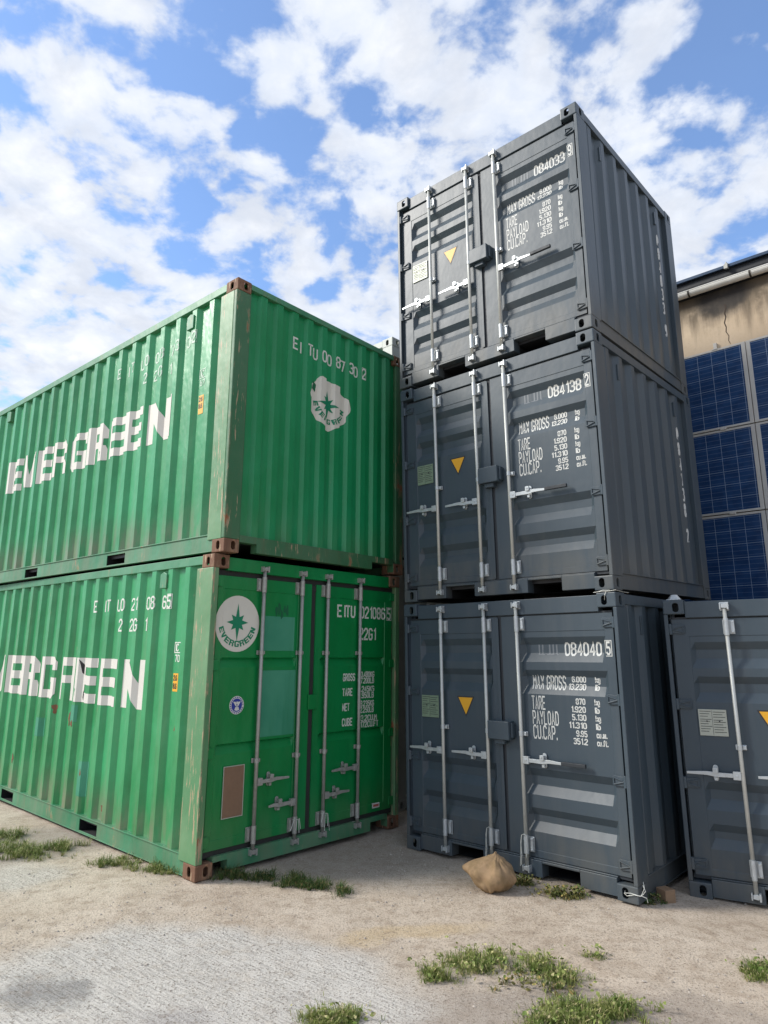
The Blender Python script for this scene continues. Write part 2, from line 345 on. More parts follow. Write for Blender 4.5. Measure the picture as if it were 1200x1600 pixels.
def lerpf(tab):
    xs=[a for a,_ in tab]
    def f(x):
        if x<=xs[0]: return tab[0][1]
        for (a,u),(b_,v) in zip(tab,tab[1:]):
            if x<=b_: return u+(v-u)*(x-a)/(b_-a) if b_>a else v
        return tab[-1][1]
    return f
# ------------------------------------------------------------------ ISO corner casting (hollow, with slots)
def casting_mesh(hw=.05,hh=.078):
    def bobj(b):
        me=bpy.data.meshes.new('t'); b.to_mesh(me); b.free(); o=bpy.data.objects.new('t',me); S.collection.objects.link(o); return o
    a=bmesh.new(); bmesh.ops.create_cube(a,size=1); bmesh.ops.scale(a,vec=(.162,.178,.118),verts=a.verts); bmesh.ops.translate(a,vec=(.081,.089,.059),verts=a.verts)
    bmesh.ops.bevel(a,geom=a.edges[:],offset=.009,segments=2,affect='EDGES',profile=.6)
    A=bobj(a)
    def cut(bm):
        c=bobj(bm); m=A.modifiers.new('b','BOOLEAN'); m.operation='DIFFERENCE'; m.object=c; m.solver='EXACT'; return c
    i=bmesh.new(); bmesh.ops.create_cube(i,size=1); bmesh.ops.scale(i,vec=(.138,.154,.094),verts=i.verts); bmesh.ops.translate(i,vec=(.081,.089,.059),verts=i.verts)
    cs=[cut(i)]
    def slot(axis,cx,cy,wd,ht,a0,a1):
        mb=MB(); r=min(wd,ht)/2; pts=[]
        for k in range(20):
            t=2*math.pi*k/20; x=math.cos(t)*r; y=math.sin(t)*r
            if ht>wd: y+= (ht/2-r)*(1 if math.sin(t+1e-4)>0 else -1)
            else: x+=(wd/2-r)*(1 if math.cos(t+1e-4)>0 else -1)
            pts.append((cx+x,cy+y))
        mb.prism(pts,axis,a0,a1); bmesh.ops.recalc_face_normals(mb.b,faces=mb.b.faces); return mb.b
    cs.append(cut(slot(1,.098,.062,hw,hh,-.02,.03))); cs.append(cut(slot(0,.089,.062,hw,hh,-.02,.03))); cs.append(cut(slot(2,.086,.089,.064,.12,-.02,.03)))
    dg=bpy.context.evaluated_depsgraph_get(); dg.update(); me=bpy.data.meshes.new_from_object(A.evaluated_get(dg))
    for o in cs+[A]: bpy.data.objects.remove(o,do_unlink=True)
    return me
CAST=casting_mesh()
def castings(root,size,mat,label=None):
    Wd,Ln,Ht=size
    for iz in (0,1):
        for iy in (0,1):
            for ix in (0,1):
                b=bmesh.new(); b.from_mesh(CAST)
                for v in b.verts:
                    x,y,z=v.co; v.co=(Wd-x if ix else x, Ln-y if iy else y, Ht-z if iz else z)
                if (ix+iy+iz)%2: bmesh.ops.reverse_faces(b,faces=b.faces)
                bmesh.ops.translate(b,vec=-OFF,verts=b.verts)
                me=bpy.data.meshes.new('corner_casting'); b.to_mesh(me); b.free(); me.materials.clear(); me.materials.append(mat)
                o=bpy.data.objects.new('corner_casting',me); S.collection.objects.link(o); o.parent=root
# ------------------------------------------------------------------ container parts
def sheet(mb,us,vs,P):
    """grid of quads; every cell has its own verts, so folds stay crisp"""
    g=[[mb.b.verts.new(P(u,v)) for v in vs] for u in us]
    for i in range(len(us)-1):
        for j in range(len(vs)-1): mb.b.faces.new((g[i][j],g[i+1][j],g[i+1][j+1],g[i][j+1]))
def corr(start,pitch,n,of,sl,inn,dep,a,b):
    tab=[(a,dep)] if start>a+sl else [(a,0.)]
    for k in range(n):
        s=start+pitch*k
        for t,d in ((s-sl,dep),(s,0.),(s+of,0.),(s+of+sl,dep)):
            if a<t<b: tab.append((t,d))
    tab.append((b,tab[-1][1])); tab=sorted(set((round(t,5),d) for t,d in tab)); return tab
def leaf(root,name,mat,x0,x1,z0,z1,px0,px1,pz0,pz1,groove,yf,gd,bd,rampx=.035):
    G_=lerpf(groove)
    xs=[x0,px0-.004,px0,px0+rampx,px1-rampx,px1,px1+.004,x1]
    zs=sorted(set([z0,pz0-.004,pz0]+[g[0] for g in groove]+[pz1,pz1+.004,z1]))
    bx=lerpf([(x0,0),(px0-.004,0),(px0,1),(px1,1),(px1+.004,0),(x1,0)]); bz=lerpf([(z0,0),(pz0-.004,0),(pz0,1),(pz1,1),(pz1+.004,0),(z1,0)])
    gx=lerpf([(px0,0),(px0+rampx,1),(px1-rampx,1),(px1,0)])
    D=lambda x,z: bx(x)*bz(z)*bd+gx(x)*G_(z)*gd
    mb=MB(); sheet(mb,xs,zs,lambda x,z:(x,yf+D(x,z),z))
    for (xa,za,xb_,zb_) in ((x0,z0,x1,z0),(x1,z0,x1,z1),(x1,z1,x0,z1),(x0,z1,x0,z0)):
        mb.face([(xa,yf,za),(xb_,yf,zb_),(xb_,yf+.055,zb_),(xa,yf+.055,za)])
    d=mb.build(name,mat,root)
    return d,(lambda x,z:yf+D(x,z)),xs,zs
def rod(door,x,zb,zt,yc,r,mat,brk,bsz,gd,side,hz,hx,hubx,hlen_dark=0,rodmat=None):
    """one locking bar with its cams, bearing brackets, guides and handle (all sub-parts of the door)"""
    m=MB(); m.tube([(x,yc,zb+.03),(x,yc,zt-.03)],r,14)
    m.build('lock_rod',rodmat or mat,door,smooth=True)
    for i,zz in enumerate((zt-.02,zb+.02)):
        m=MB(); s_=1 if i==0 else -1
        m.tube([(x,yc,zz-.045*s_),(x,yc,zz)],r*.8,10)
        m.prism([(x-.022,zz-.012),(x+.012,zz-.016),(x+.036,zz-.002),(x+.034,zz+.014),(x+.008,zz+.020),(x-.02,zz+.014)],1,yc-.022,yc+.016)
        m.box(x+.020,x+.033,yc-.03,yc+.034,zz-.026,zz+.028); m.box(x-.034,x-.024,yc-.022,yc+.034,zz-.024,zz+.024)
        m.box(x-.034,x+.033,yc+.02,yc+.036,zz-.034,zz+.034)
        m.build('cam_keeper',mat,door,.002)
    for (za,zb_) in brk:
        m=MB(); m.tube([(x,yc,za),(x,yc,zb_)],r*1.32,14)
        a,b=(x-.026,x+bsz) if side>0 else (x-bsz,x+.026)
        m.box(a,b,.030,.039,za+.012,zb_-.012)
        c=(b-.014) if side>0 else (a+.014)
        m.box(c-.012,c+.012,.012,.030,za+.02,zb_-.02)
        for zz in (za+.03,zb_-.03): m.tube([(c,.006,zz),(c,.014,zz)],.007,8); m.tube([(x-.008,yc-r*1.36,zz),(x-.008,yc-r*1.2,zz)],.004,6)
        m.build('rod_bracket',mat,door,.002)
    for zz in gd:
        m=MB(); m.box(x-.030,x+.046,.026,.039,zz-.019,zz+.019); m.tube([(x,yc,zz-.02),(x,yc,zz+.02)],r*1.25,12); m.box(x+.02,x+.044,.006,.028,zz-.014,zz+.014)
        m.build('rod_guide',mat,door,.002)
    if hz is not None:
        s_=1 if hx>x else -1; m=MB()
        def hb(a,b,y0,y1,z0,z1): m.box(min(a,b),max(a,b),y0,y1,z0,z1)
        hb(x+s_*.012,x+s_*.066,yc-.016,yc+.016,hz-.030,hz+.030)
        hb(x+s_*.060,x+s_*.13,yc-.010,yc+.008,hz-.016,hz+.014)
        pts=[(x+s_*.12,hz+.014),(hubx,hz+.016),(hubx+s_*.06,hz+.020),(hx,hz+.010),(hx,hz-.008),(hubx+s_*.06,hz-.008),(hubx,hz-.018),(x+s_*.12,hz-.016)]
        if s_<0: pts=pts[::-1]
        m.prism(pts,1,yc-.012,yc-.002)
        m.tube([(x+s_*.04,yc-.022,hz),(x+s_*.04,yc-.014,hz)],.008,8)
        m.build('handle',mat,door,.0015)
        m=MB(); pts=[]
        for k in range(16):
            t=2*math.pi*k/16; pts.append((hubx+.019*math.cos(t),hz+.006+.019*math.sin(t)+(.040 if math.sin(t+.001)>0 else -.040)))
        m.prism(pts,1,.030,.039); m.prism([(a+.001,hz+.032+(b-hz-.006)*.36) for a,b in pts],1,yc-.024,yc-.013); m.box(hubx-.008,hubx+.008,yc-.014,.034,hz+.022,hz+.046); m.box(hubx-.012,hubx+.012,.0,.034,hz-.046,hz-.022)
        m.tube([(hubx,yc-.03,hz+.034),(hubx,yc-.02,hz+.034)],.008,8)
        m.build('handle_hub',mat,door,.0015)
        if hlen_dark:
            m=MB(); m.box(*sorted((hx,hx+s_*hlen_dark)),yc-.020,yc+.006,hz-.012,hz+.018); m.build('handle_grip',M_SEAL,door,.004)
def hinge(door,mat,xb,xe,zc,h=.05,ribs=True):
    m=MB(); s_=1 if xe>xb else -1
    m.tube([(xb,.022,zc-h*.9),(xb,.022,zc+h*.9)],.016,12)
    m.prism([(xb,zc-h*.7),(xb,zc+h*.7),(xe-s_*.012,zc+h*.8),(xe,zc+h*.6),(xe,zc-h*.6),(xe-s_*.012,zc-h*.8)],1,.026,.038)
    if ribs:
        for a in (-1,1):
            m.prism([(xb+s_*.012,zc+a*h*.10),(xe-s_*.012,zc+a*h*.62),(xe-s_*.012,zc+a*h*.42),(xb+s_*.012,zc-a*h*.04)],1,.016,.027)
        m.box(*sorted((xe-s_*.016,xe-s_*.008)),.018,.027,zc-h*.6,zc+h*.6)
    m.build('hinge',mat,door,.002)
def pocketed(mb,x0,x1,y0,y1,z0,z1,holes,axis,deep,zt,zb=None):
    """rail along x (axis 0) or y (axis 1) with fork pockets: holes=[(a,b)], pocket from zb to zt"""
    cur=x0 if axis==0 else y0; end=x1 if axis==0 else y1
    zb=z0 if zb is None else zb
    def bx(a,b,zz0,zz1,d0=None,d1=None,skip=''):
        if axis==0: mb.box(a,b,y0 if d0 is None else d0,y1 if d1 is None else d1,zz0,zz1,skip)
        else: mb.box(x0 if d0 is None else d0,x1 if d1 is None else d1,a,b,zz0,zz1,skip)
    for a,b in holes:
        bx(cur,a,z0,z1); bx(a,b,zt,z1)
        if zb>z0: bx(a,b,z0,zb)
        cur=b
    bx(cur,end,z0,z1)
    return mb
def darkbox(mb,a,b,c,d,z0,z1): mb.box(a,b,c,d,z0,z1)
GSZ=(2.438,6.058,2.591); YSZ=(2.2,2.438,2.26); WSZ=(2.438,6.058,2.896)
def body(root,size,mats,endcor,sidecor,zb,zt,railz,doors=True,sideinset=.012,pockets=None,yb0=.0):
    """side panels, back panel, roof, rails, posts of a container.  mats: side,end,rail,post,front post"""
    Wd,Ln,Ht=size; ms,me_,mr,mp,mfp=mats
    for sx in (0,1):
        mb=MB(); X=(lambda d:sideinset+d) if sx==0 else (lambda d:Wd-sideinset-d)
        f=lerpf(sidecor); sheet(mb,[t for t,_ in sidecor],[zb,zt],lambda y,z:(X(f(y)),y,z)); mb.build('side_panel',ms,root)
        X0,X1=(.0,.06) if sx==0 else (Wd-.06,Wd)
        mb=MB(); mb.box(*( (.004,.062) if sx==0 else (Wd-.062,Wd-.004)),.178,Ln-.178,zt,Ht-.010); mb.build('top_rail',mr,root,.004)
        mb=MB(); Xa,Xb=((.014,.022) if sx==0 else (Wd-.022,Wd-.014))
        pk=pockets or []
        pocketed(mb,Xa,Xb,.178,Ln-.178,.016,zb-.006,pk,1,.3,zb-.035,.030)
        mb.box(*((.003,.058) if sx==0 else (Wd-.058,Wd-.003)),.178,Ln-.178,zb-.008,zb+.002)
        mb.box(*((.003,.05) if sx==0 else (Wd-.05,Wd-.003)),.178,Ln-.178,.012,.019)
        mb.build('bottom_rail',mr,root,.002)
        for a,b in pk:
            mb=MB(); Xc,Xd=((.023,.6) if sx==0 else (Wd-.6,Wd-.023)); mb.box(Xc,Xd,a-.006,b+.006,.024,zb-.03,'l' if sx==0 else 'r'); mb.build('fork_pocket',M_SHD,root,norm=False)
    mb=MB(); f=lerpf(endcor); sheet(mb,[t for t,_ in endcor],[zb,zt],lambda x,z:(x,Ln-.012-f(x),z)); mb.build('end_panel',me_,root)
    mb=MB(); mb.box(.16,Wd-.16,Ln-.06,Ln-.004,zt,Ht-.010); mb.box(.16,Wd-.16,Ln-.03,Ln-.006,.02,zb); mb.build('end_frame',mr,root,.003)
    mb=MB(); mb.box(.05,Wd-.05,.05,Ln-.05,Ht-.03,Ht-.014); mb.build('roof',ms,root)
    mb=MB(); mb.box(.062,Wd-.062,.10,Ln-.05,.10,.135); mb.build('floor',M_BLK,root)
def vent(root,mat,side,Wd,y0,y1,z0,z1,inset):
    mb=MB(); o=inset-.004
    xs=(lambda a,b:(a,b)) if side==0 else (lambda a,b:(Wd-b,Wd-a))
    mb.prism([(y0,z0),(y1,z0),(y1,z1-.02),((y0+y1)/2,z1),(y0,z1-.02)],0,*xs(o-.012,o+.05)) 
    mb.build('vent',mat,root,.004)
# ---------------------------------------------------------------- green containers
sideg=corr(.09,.29,21,.075,.053,.109,.043,.02,6.038)
endg=corr(.30,.2045,10,.072,.030,.072,.036,.02,2.418)
PK=[(1.69,2.06),(3.77,4.13)]
gxb=[t for t,_ in sideg]
def side_decal(root,name,faces,mat,eps=.0025,ins=.012):
    f=lerpf(sideg); return decal(name,[[(-p[0],p[1]) for p in fc] for fc in faces],mat,root,lambda y,z:ins+f(-y),[-t for t in gxb],[],lambda y,z,d:(d,-y,z),eps)
def glyph_on_flat(c,y,z,h,cw,sw): 
    # y grows to the left as one looks at the side, so glyph x = -y
    return [[(-p[0],p[1]) for p in f] for f in text(c,-y-h*cw/2,z,h,cw,sw)]
OUTF=lambda k:.70+.29*k
INF=lambda k:.85+.29*k
SEQ=lambda i: OUTF(i//2) if i%2==0 else INF(i//2)
def green_side_marks(root,code,ty,year,lefts,wds,z0,z1,mletter):
    fs=[]
    for i,c in enumerate(reversed(code)): fs+=glyph_on_flat(c,SEQ(i)-.005,2.152,.108,.5,.16)
    y=SEQ(0)-.005; fs+=[[(p[0],p[1]) for p in f] for f in boxring(y-.038,y+.036,2.138,2.276,.006)]
    for i,c in zip((6,5,4,3),ty): fs+=glyph_on_flat(c,SEQ(i),1.95,.108,.5,.16)
    side_decal(root,'identification_lettering',fs,mletter)
    fs=boxring(.507,.612,1.745,1.842,.009)
    fs+=[[(-p[0],p[1]) for p in f] for f in text('IC',-.598,1.765,.058,.46,.18)]+[[(-p[0],p[1]) for p in f] for f in text(year,-.592,1.672,.055,.50,.18)]
    side_decal(root,'railway_mark',fs,mletter)
    side_decal(root,'height_decal',[rc(.522,1.38 if year!='70' else 1.414,.600,1.57)],M_YEL,.003)
    side_decal(root,'height_decal_print',[[(-p[0],p[1]) for p in f] for f in text('2.6' ,-.592,1.51,.04,.42,.2)+text('8.6',-.592,1.44,.04,.42,.2)],M_BLK,.0045)
    fs=[]
    for c,l,wd in zip('EVERGREEN',lefts,wds):
        for f in BIG[c]:
            fs.append([(l-u/5*wd,z0+v/5*(z1-z0)) for u,v in f])
    side_decal(root,'company_lettering',fs,M_BIG,.0025)
def new_container(label,cat='shipping container',group=None,name='shipping_container'):
    r=empty(name); tag(r,label,cat,group); return r
# ---- lower green container, doors towards the yard
OFF=Vector((GSZ[0]/2,GSZ[1]/2,0))
D={'g1':[-1.4312,5.7734,-1.8008,.8297,.0076,.0125],'g2':[-1.3166,5.7728,.8051,.8525,.004,.010],
'a':[.2685,6.8804,-1.8499,-.745,-.0038,-.0053],'b':[.2752,6.9512,.4362,-.7424,.0125,-.0025],'c':[.2494,6.9397,2.723,-.7401,.0118,.0024],'r':[2.3902,5.7074,-1.8894,-.5345,.001,-.0068]}
g1=new_container('lower green shipping container, its double doors with four lock rods under a blind-ended one',group='green shipping containers')
body(g1,GSZ,(M_GS,M_GE,M_GR,M_GP,M_GP),endg,sideg,.168,2.505,0,pockets=PK)
castings(g1,GSZ,M_GC)
for x0,x1,xa,xb in ((0,.062,.062,.13),(2.376,2.438,2.308,2.376)):
    mb=MB(); mb.box(x0,x1,.004,.252,.118,2.473); mb.box(xa,xb,.10,.22,.118,2.473); mb.build('corner_post',M_GP,g1,.006)
    mb=MB(); mb.box(x0,x1+(.1 if x0==0 else 0)-(0),5.82,6.054,.118,2.473) if x0==0 else mb.box(x0-.1,x1,5.82,6.054,.118,2.473); mb.build('corner_post',M_GP,g1,.006)
mb=MB(); mb.box(.162,2.276,.018,.12,2.458,2.575); mb.build('door_header',M_GD,g1,.004)
mb=MB(); pocketed(mb,.165,2.273,.014,.10,.028,.150,[(.166,.31),(2.02,2.272)],0,.3,.108); mb.build('door_sill',M_GR,g1,.004)
mb=MB(); mb.box(.068,2.37,.055,.075,2.405,2.462); mb.box(.068,2.37,.050,.07,.146,.20); mb.box(1.155,1.240,.052,.066,.20,2.405); mb.box(.066,.088,.06,.075,.2,2.405); mb.box(2.35,2.372,.06,.075,.2,2.405)
mb.prism([(1.13,2.40),(1.27,2.40),(1.24,2.34),(1.16,2.34)],1,.045,.062); mb.build('door_gasket',M_GRUB,g1)
grv=[(.925,0),(.992,1),(1.008,0),(1.63,0),(1.70,1),(1.715,0)]
dl,DL,xl,zl=leaf(g1,'door',M_GD,.088,1.168,.192,2.413,.15,1.0,.27,2.30,grv,.040,.032,.005,.02)
dr,DR,xr,zr=leaf(g1,'door',M_GD,1.228,2.35,.192,2.413,1.30,2.235,.27,2.30,grv,.040,.032,.005,.02)
RODS=[(dl,.553,1,.67,.92,.715),(dl,1.012,-1,.452,.70,.82),(dr,1.352,1,.452,1.69,1.52),(dr,1.815,-1,.658,1.45,1.63)]
for d_,x,s_,hz,hx,hub in RODS:
    rod(d_,x,.098,2.520,.000,.0165,M_OLD,[(2.29,2.43),(.185,.325)],.058,[1.758,.846],-1,hz,hx,hub)
for zc in (2.36,1.652,.945,.265):
    hinge(dl,M_GD,.040,.128,zc,.055,False); hinge(dr,M_GD,2.398,2.31,zc,.055,False)
mb=MB(); mb.box(1.15,1.262,.022,.040,1.235,1.37); mb.build('door_stop',M_GD,dr,.004)
to=lambda x,z,d:(x,d,z)
def dec(root,name,fs,mat,Dp,xs,zs,eps=.0015): return decal(name,fs,mat,root,Dp,xs,zs,to,eps)
# logo on the left leaf
dec(dl,'logo_disc',disc(.310,2.005,.236,.243),M_LOGO,DL,xl,zl)
dec(dl,'logo_print',star(.308,2.015,.115,.092,.052,.165)+arcword(.310,2.005,.200,.052,R(198),R(342)),M_LGRN,DL,xl,zl,.003)
dec(dl,'bleached_sticker_patch',[rc(.600,1.775,.965,2.085)],M_TEAL,DL,xl,zl)
dec(dl,'bleached_sticker_patch',[rc(.600,1.03,1.000,1.600)],M_TEAL,DL,xl,zl)
dec(dl,'smudge',sum((disc(.74+.032*i,2.135+.03*math.sin(i*2.3),.016,.045+.012*math.sin(i*1.7),12,lambda a:1+.2*math.sin(3*a+i)) for i in range(5)),[]),M_TEALD,DL,xl,zl,.003)
dec(dl,'seal_decal',disc(.345,1.315,.076,.076,28),M_WHT,DL,xl,zl)
dec(dl,'seal_decal_print',disc(.345,1.315,.055,.055,28)+[[( .345+.060*math.cos(a),1.315+.060*math.sin(a)),(.345+.070*math.cos(a),1.315+.070*math.sin(a)),(.345+.070*math.cos(a+.16),1.315+.070*math.sin(a+.16)),(.345+.060*math.cos(a+.16),1.315+.060*math.sin(a+.16))] for a in [i*.29 for i in range(21)]],M_BLUE,DL,xl,zl,.003)
dec(dl,'seal_decal_emblem',[[(.305,1.345),(.335,1.342),(.345,1.30),(.330,1.31)],[(.385,1.345),(.355,1.342),(.347,1.30),(.362,1.31)],[(.33,1.30),(.362,1.30),(.372,1.275),(.345,1.268),(.32,1.275)],disc(.346,1.335,.008,.012,10)[0]],M_WHT,DL,xl,zl,.0045)
mb=MB(); mb.box(.243,.452,.035,.0435,.418,.822); mb.build('name_plate',M_BRN,dl,.002)
mb=MB()
for f in boxring(.240,.455,.415,.825,.006): mb.prism(f,1,.033,.0365)
mb.build('name_plate_rim',M_PLATE,dl)
# lettering on the right leaf
for ln in ([('EITU',1.522,1.785),('021086',1.858,2.246),('5',2.272,2.333)],[('22G1',1.846,2.104)]):
    z=2.122 if len(ln)>1 else 1.90
    for c,p,q in ln: dec(dr,'lettering',tf(c,p,q,z,.108,.15)+(boxring(2.260,2.345,2.106,2.246,.006) if c=='5' else []),M_LG,DR,xr,zr)
for s_,z,e in (('GROSS',1.487,1.798),('TARE',1.342,1.762),('NET',1.198,1.722),('CUBE',1.054,1.766)): dec(dr,'lettering',tf(s_,1.622,e,z,.064,.17),M_LG,DR,xr,zr)
for (a,b),z in zip((('30.480KG','67.200LB'),('2.245KG','4.950LB'),('28.235KG','62.250LB'),('33.2CU.M','1.172CU.FT')),(1.518,1.372,1.228,1.085)):
    dec(dr,'lettering',tf(a,1.845,2.087 if 'CU' not in a else 2.13,z,.050,.17),M_LG,DR,xr,zr); dec(dr,'lettering',tf(b,1.845,2.082 if 'CU' not in b else 2.154,z-.062,.050,.17),M_LG,DR,xr,zr)
dec(dr,'small_decal',[rc(2.07,.225,2.18,.272)],M_WHT,DR,xr,zr); dec(dr,'small_decal_print',[rc(2.085,.238,2.165,.26)],M_RED,DR,xr,zr,.003)
green_side_marks(g1,'EITU0210865','22G1','70',[5.38,4.91,4.43,3.955,3.41,2.90,2.46,1.995,1.495],[.42,.41,.42,.455,.44,.385,.41,.43,.448],1.222,1.675,M_LG)
for i,(y,z,rx,rz) in enumerate(((2.95,1.12,.030,.05),(2.60,1.04,.018,.07),(2.45,1.00,.022,.03),(.52,1.10,.014,.02),(2.14,.55,.014,.03),(3.9,.5,.02,.05),(1.7,.28,.02,.03))):
    side_decal(g1,'rust_scar',disc(y,z,rx,rz,14,lambda a,i=i:1+.3*math.sin(3*a+i)+.2*math.sin(5*a+2*i)),M_RSP,.003)
for p in ([(2.41,1.66),(2.35,1.60),(2.345,1.50),(2.37,1.52),(2.39,1.60)],[(2.33,1.34),(2.31,1.30),(2.315,1.235),(2.335,1.27)]): side_decal(g1,'torn_hole',[p],M_SHD,.0045)
for p in (rc(2.05,.33,2.19,.66),rc(3.20,.80,3.38,1.0),rc(2.38,1.02,2.52,1.19)): side_decal(g1,'touched_up_patch',[p],M_TEAL,.002)
vent(g1,M_GR,0,2.438,.745,.855,2.33,2.48,.012); vent(g1,M_GR,0,2.438,5.12,5.23,2.33,2.48,.012)
for x,z in ((1.012,.30),(1.352,.30)):
    mb=MB()
    for k in range(5):
        a=random.uniform(-2.6,-.5); l=random.uniform(.07,.16); mb.tube([(x+.01,-.025,z),(x+math.cos(a)*l*.5,-.045,z+.03-abs(math.sin(a))*l*.2),(x+math.cos(a)*l,-.05,z+math.sin(a)*l)],.0028,5)
    mb.tube([(x+.021*math.cos(t),.0+.021*math.sin(t),z) for t in [i*2*math.pi/12 for i in range(13)]],.003,5)
    tag(mb.build('cable_tie',M_WIRE,None,off=False),None)

place(g1,D['g1'],GSZ)
TIES=[o for o in S.collection.objects if o.name.startswith('cable_tie')]
for o,l in zip(TIES,('frayed pale cable ties round the second lock rod of the green doors','frayed pale cable ties round the third lock rod of the green doors')):
    Rm=RZ(D['g1'][3])@RX(D['g1'][4])@RY(D['g1'][5]); o.rotation_mode='QUATERNION'; o.rotation_quaternion=Rm.to_quaternion(); o.location=Vector(D['g1'][:3])+Vector((0,0,Z0)); tag(o,l,'cable tie','cable ties on the lock rods')
# ---- upper green container, blind end towards the yard
g2=new_container('upper green shipping container on the green stack, blind corrugated end with a peeling round logo',group='green shipping containers')
body(g2,GSZ,(M_GS,M_GE,M_GR,M_GP,M_GP),endg,sideg,.168,2.505,0,pockets=PK)
castings(g2,GSZ,M_GC)
fe=lerpf(endg)
mb=MB(); sheet(mb,[t for t,_ in endg],[.160,2.525],lambda x,z:(x,.014+fe(x),z)); mb.build('end_panel',M_GE,g2)
mb=MB(); mb.box(.162,2.276,.002,.07,2.525,2.583); mb.build('end_top_rail',M_GR,g2,.004)
mb=MB(); pocketed(mb,.165,2.273,.004,.09,.022,.162,[(.166,.36),(1.92,2.272)],0,.3,.10); mb.build('end_sill',M_GPR,g2,.005)
for i,(x0,x1) in enumerate(((0,.168),(2.318,2.438))):
    mb=MB(); mb.box(x0,x1,.004,.05,.118,2.473); mb.build('corner_post',M_GPR,g2,.008)
    mb=MB(); mb.box(0 if i==0 else 2.38,.06 if i==0 else 2.438,.051,.252,.118,2.473); mb.build('corner_post',M_GP,g2,.004)
    mb=MB(); mb.box(x0,x1,5.82,6.054,.118,2.473); mb.build('corner_post',M_GP,g2,.006)
exb=[t for t,_ in endg]
EP=lambda x,z:.014+fe(x)
fs=[]
for c,x in zip('EITU0087302',(.745,.848,.950,1.052,1.154,1.257,1.358,1.461,1.563,1.666,1.768)): fs+=text(c,x-.024,2.135,.112,.46,.16)
fs+=boxring(1.734,1.801,2.122,2.262,.005)
dec(g2,'identification_lettering',fs,M_LG,EP,exb,[])
lump=lambda a:1+.05*math.sin(3*a+.5)+.04*math.sin(7*a)+.03*math.sin(12*a+2)-.10*max(0,math.cos(a-.9))**6
dec(g2,'logo_disc',disc(1.262,1.70,.285,.272,60,lump),M_LOGO,EP,exb,[])
dec(g2,'logo_print',star(1.235,1.682,.150,.105,.056,.155)+arcword(1.262,1.70,.225,.056,R(193),R(347)),M_LGRN,EP,exb,[],.004)
dec(g2,'peeled_patch',disc(1.045,1.83,.024,.05,14,lambda a:1+.2*math.sin(4*a)),M_TEALD,EP,exb,[],.0055)
green_side_marks(g2,'EITU0087302','22G1','87',[5.08,4.62,4.14,3.71,3.235,2.76,2.30,1.93,1.50],[.41,.42,.38,.42,.42,.41,.325,.375,.48],1.245,1.69,M_LF)
vent(g2,M_GR,0,2.438,.70,.81,2.30,2.46,.012); vent(g2,M_GR,0,2.438,5.20,5.31,2.33,2.48,.012)
place(g2,D['g2'],GSZ)
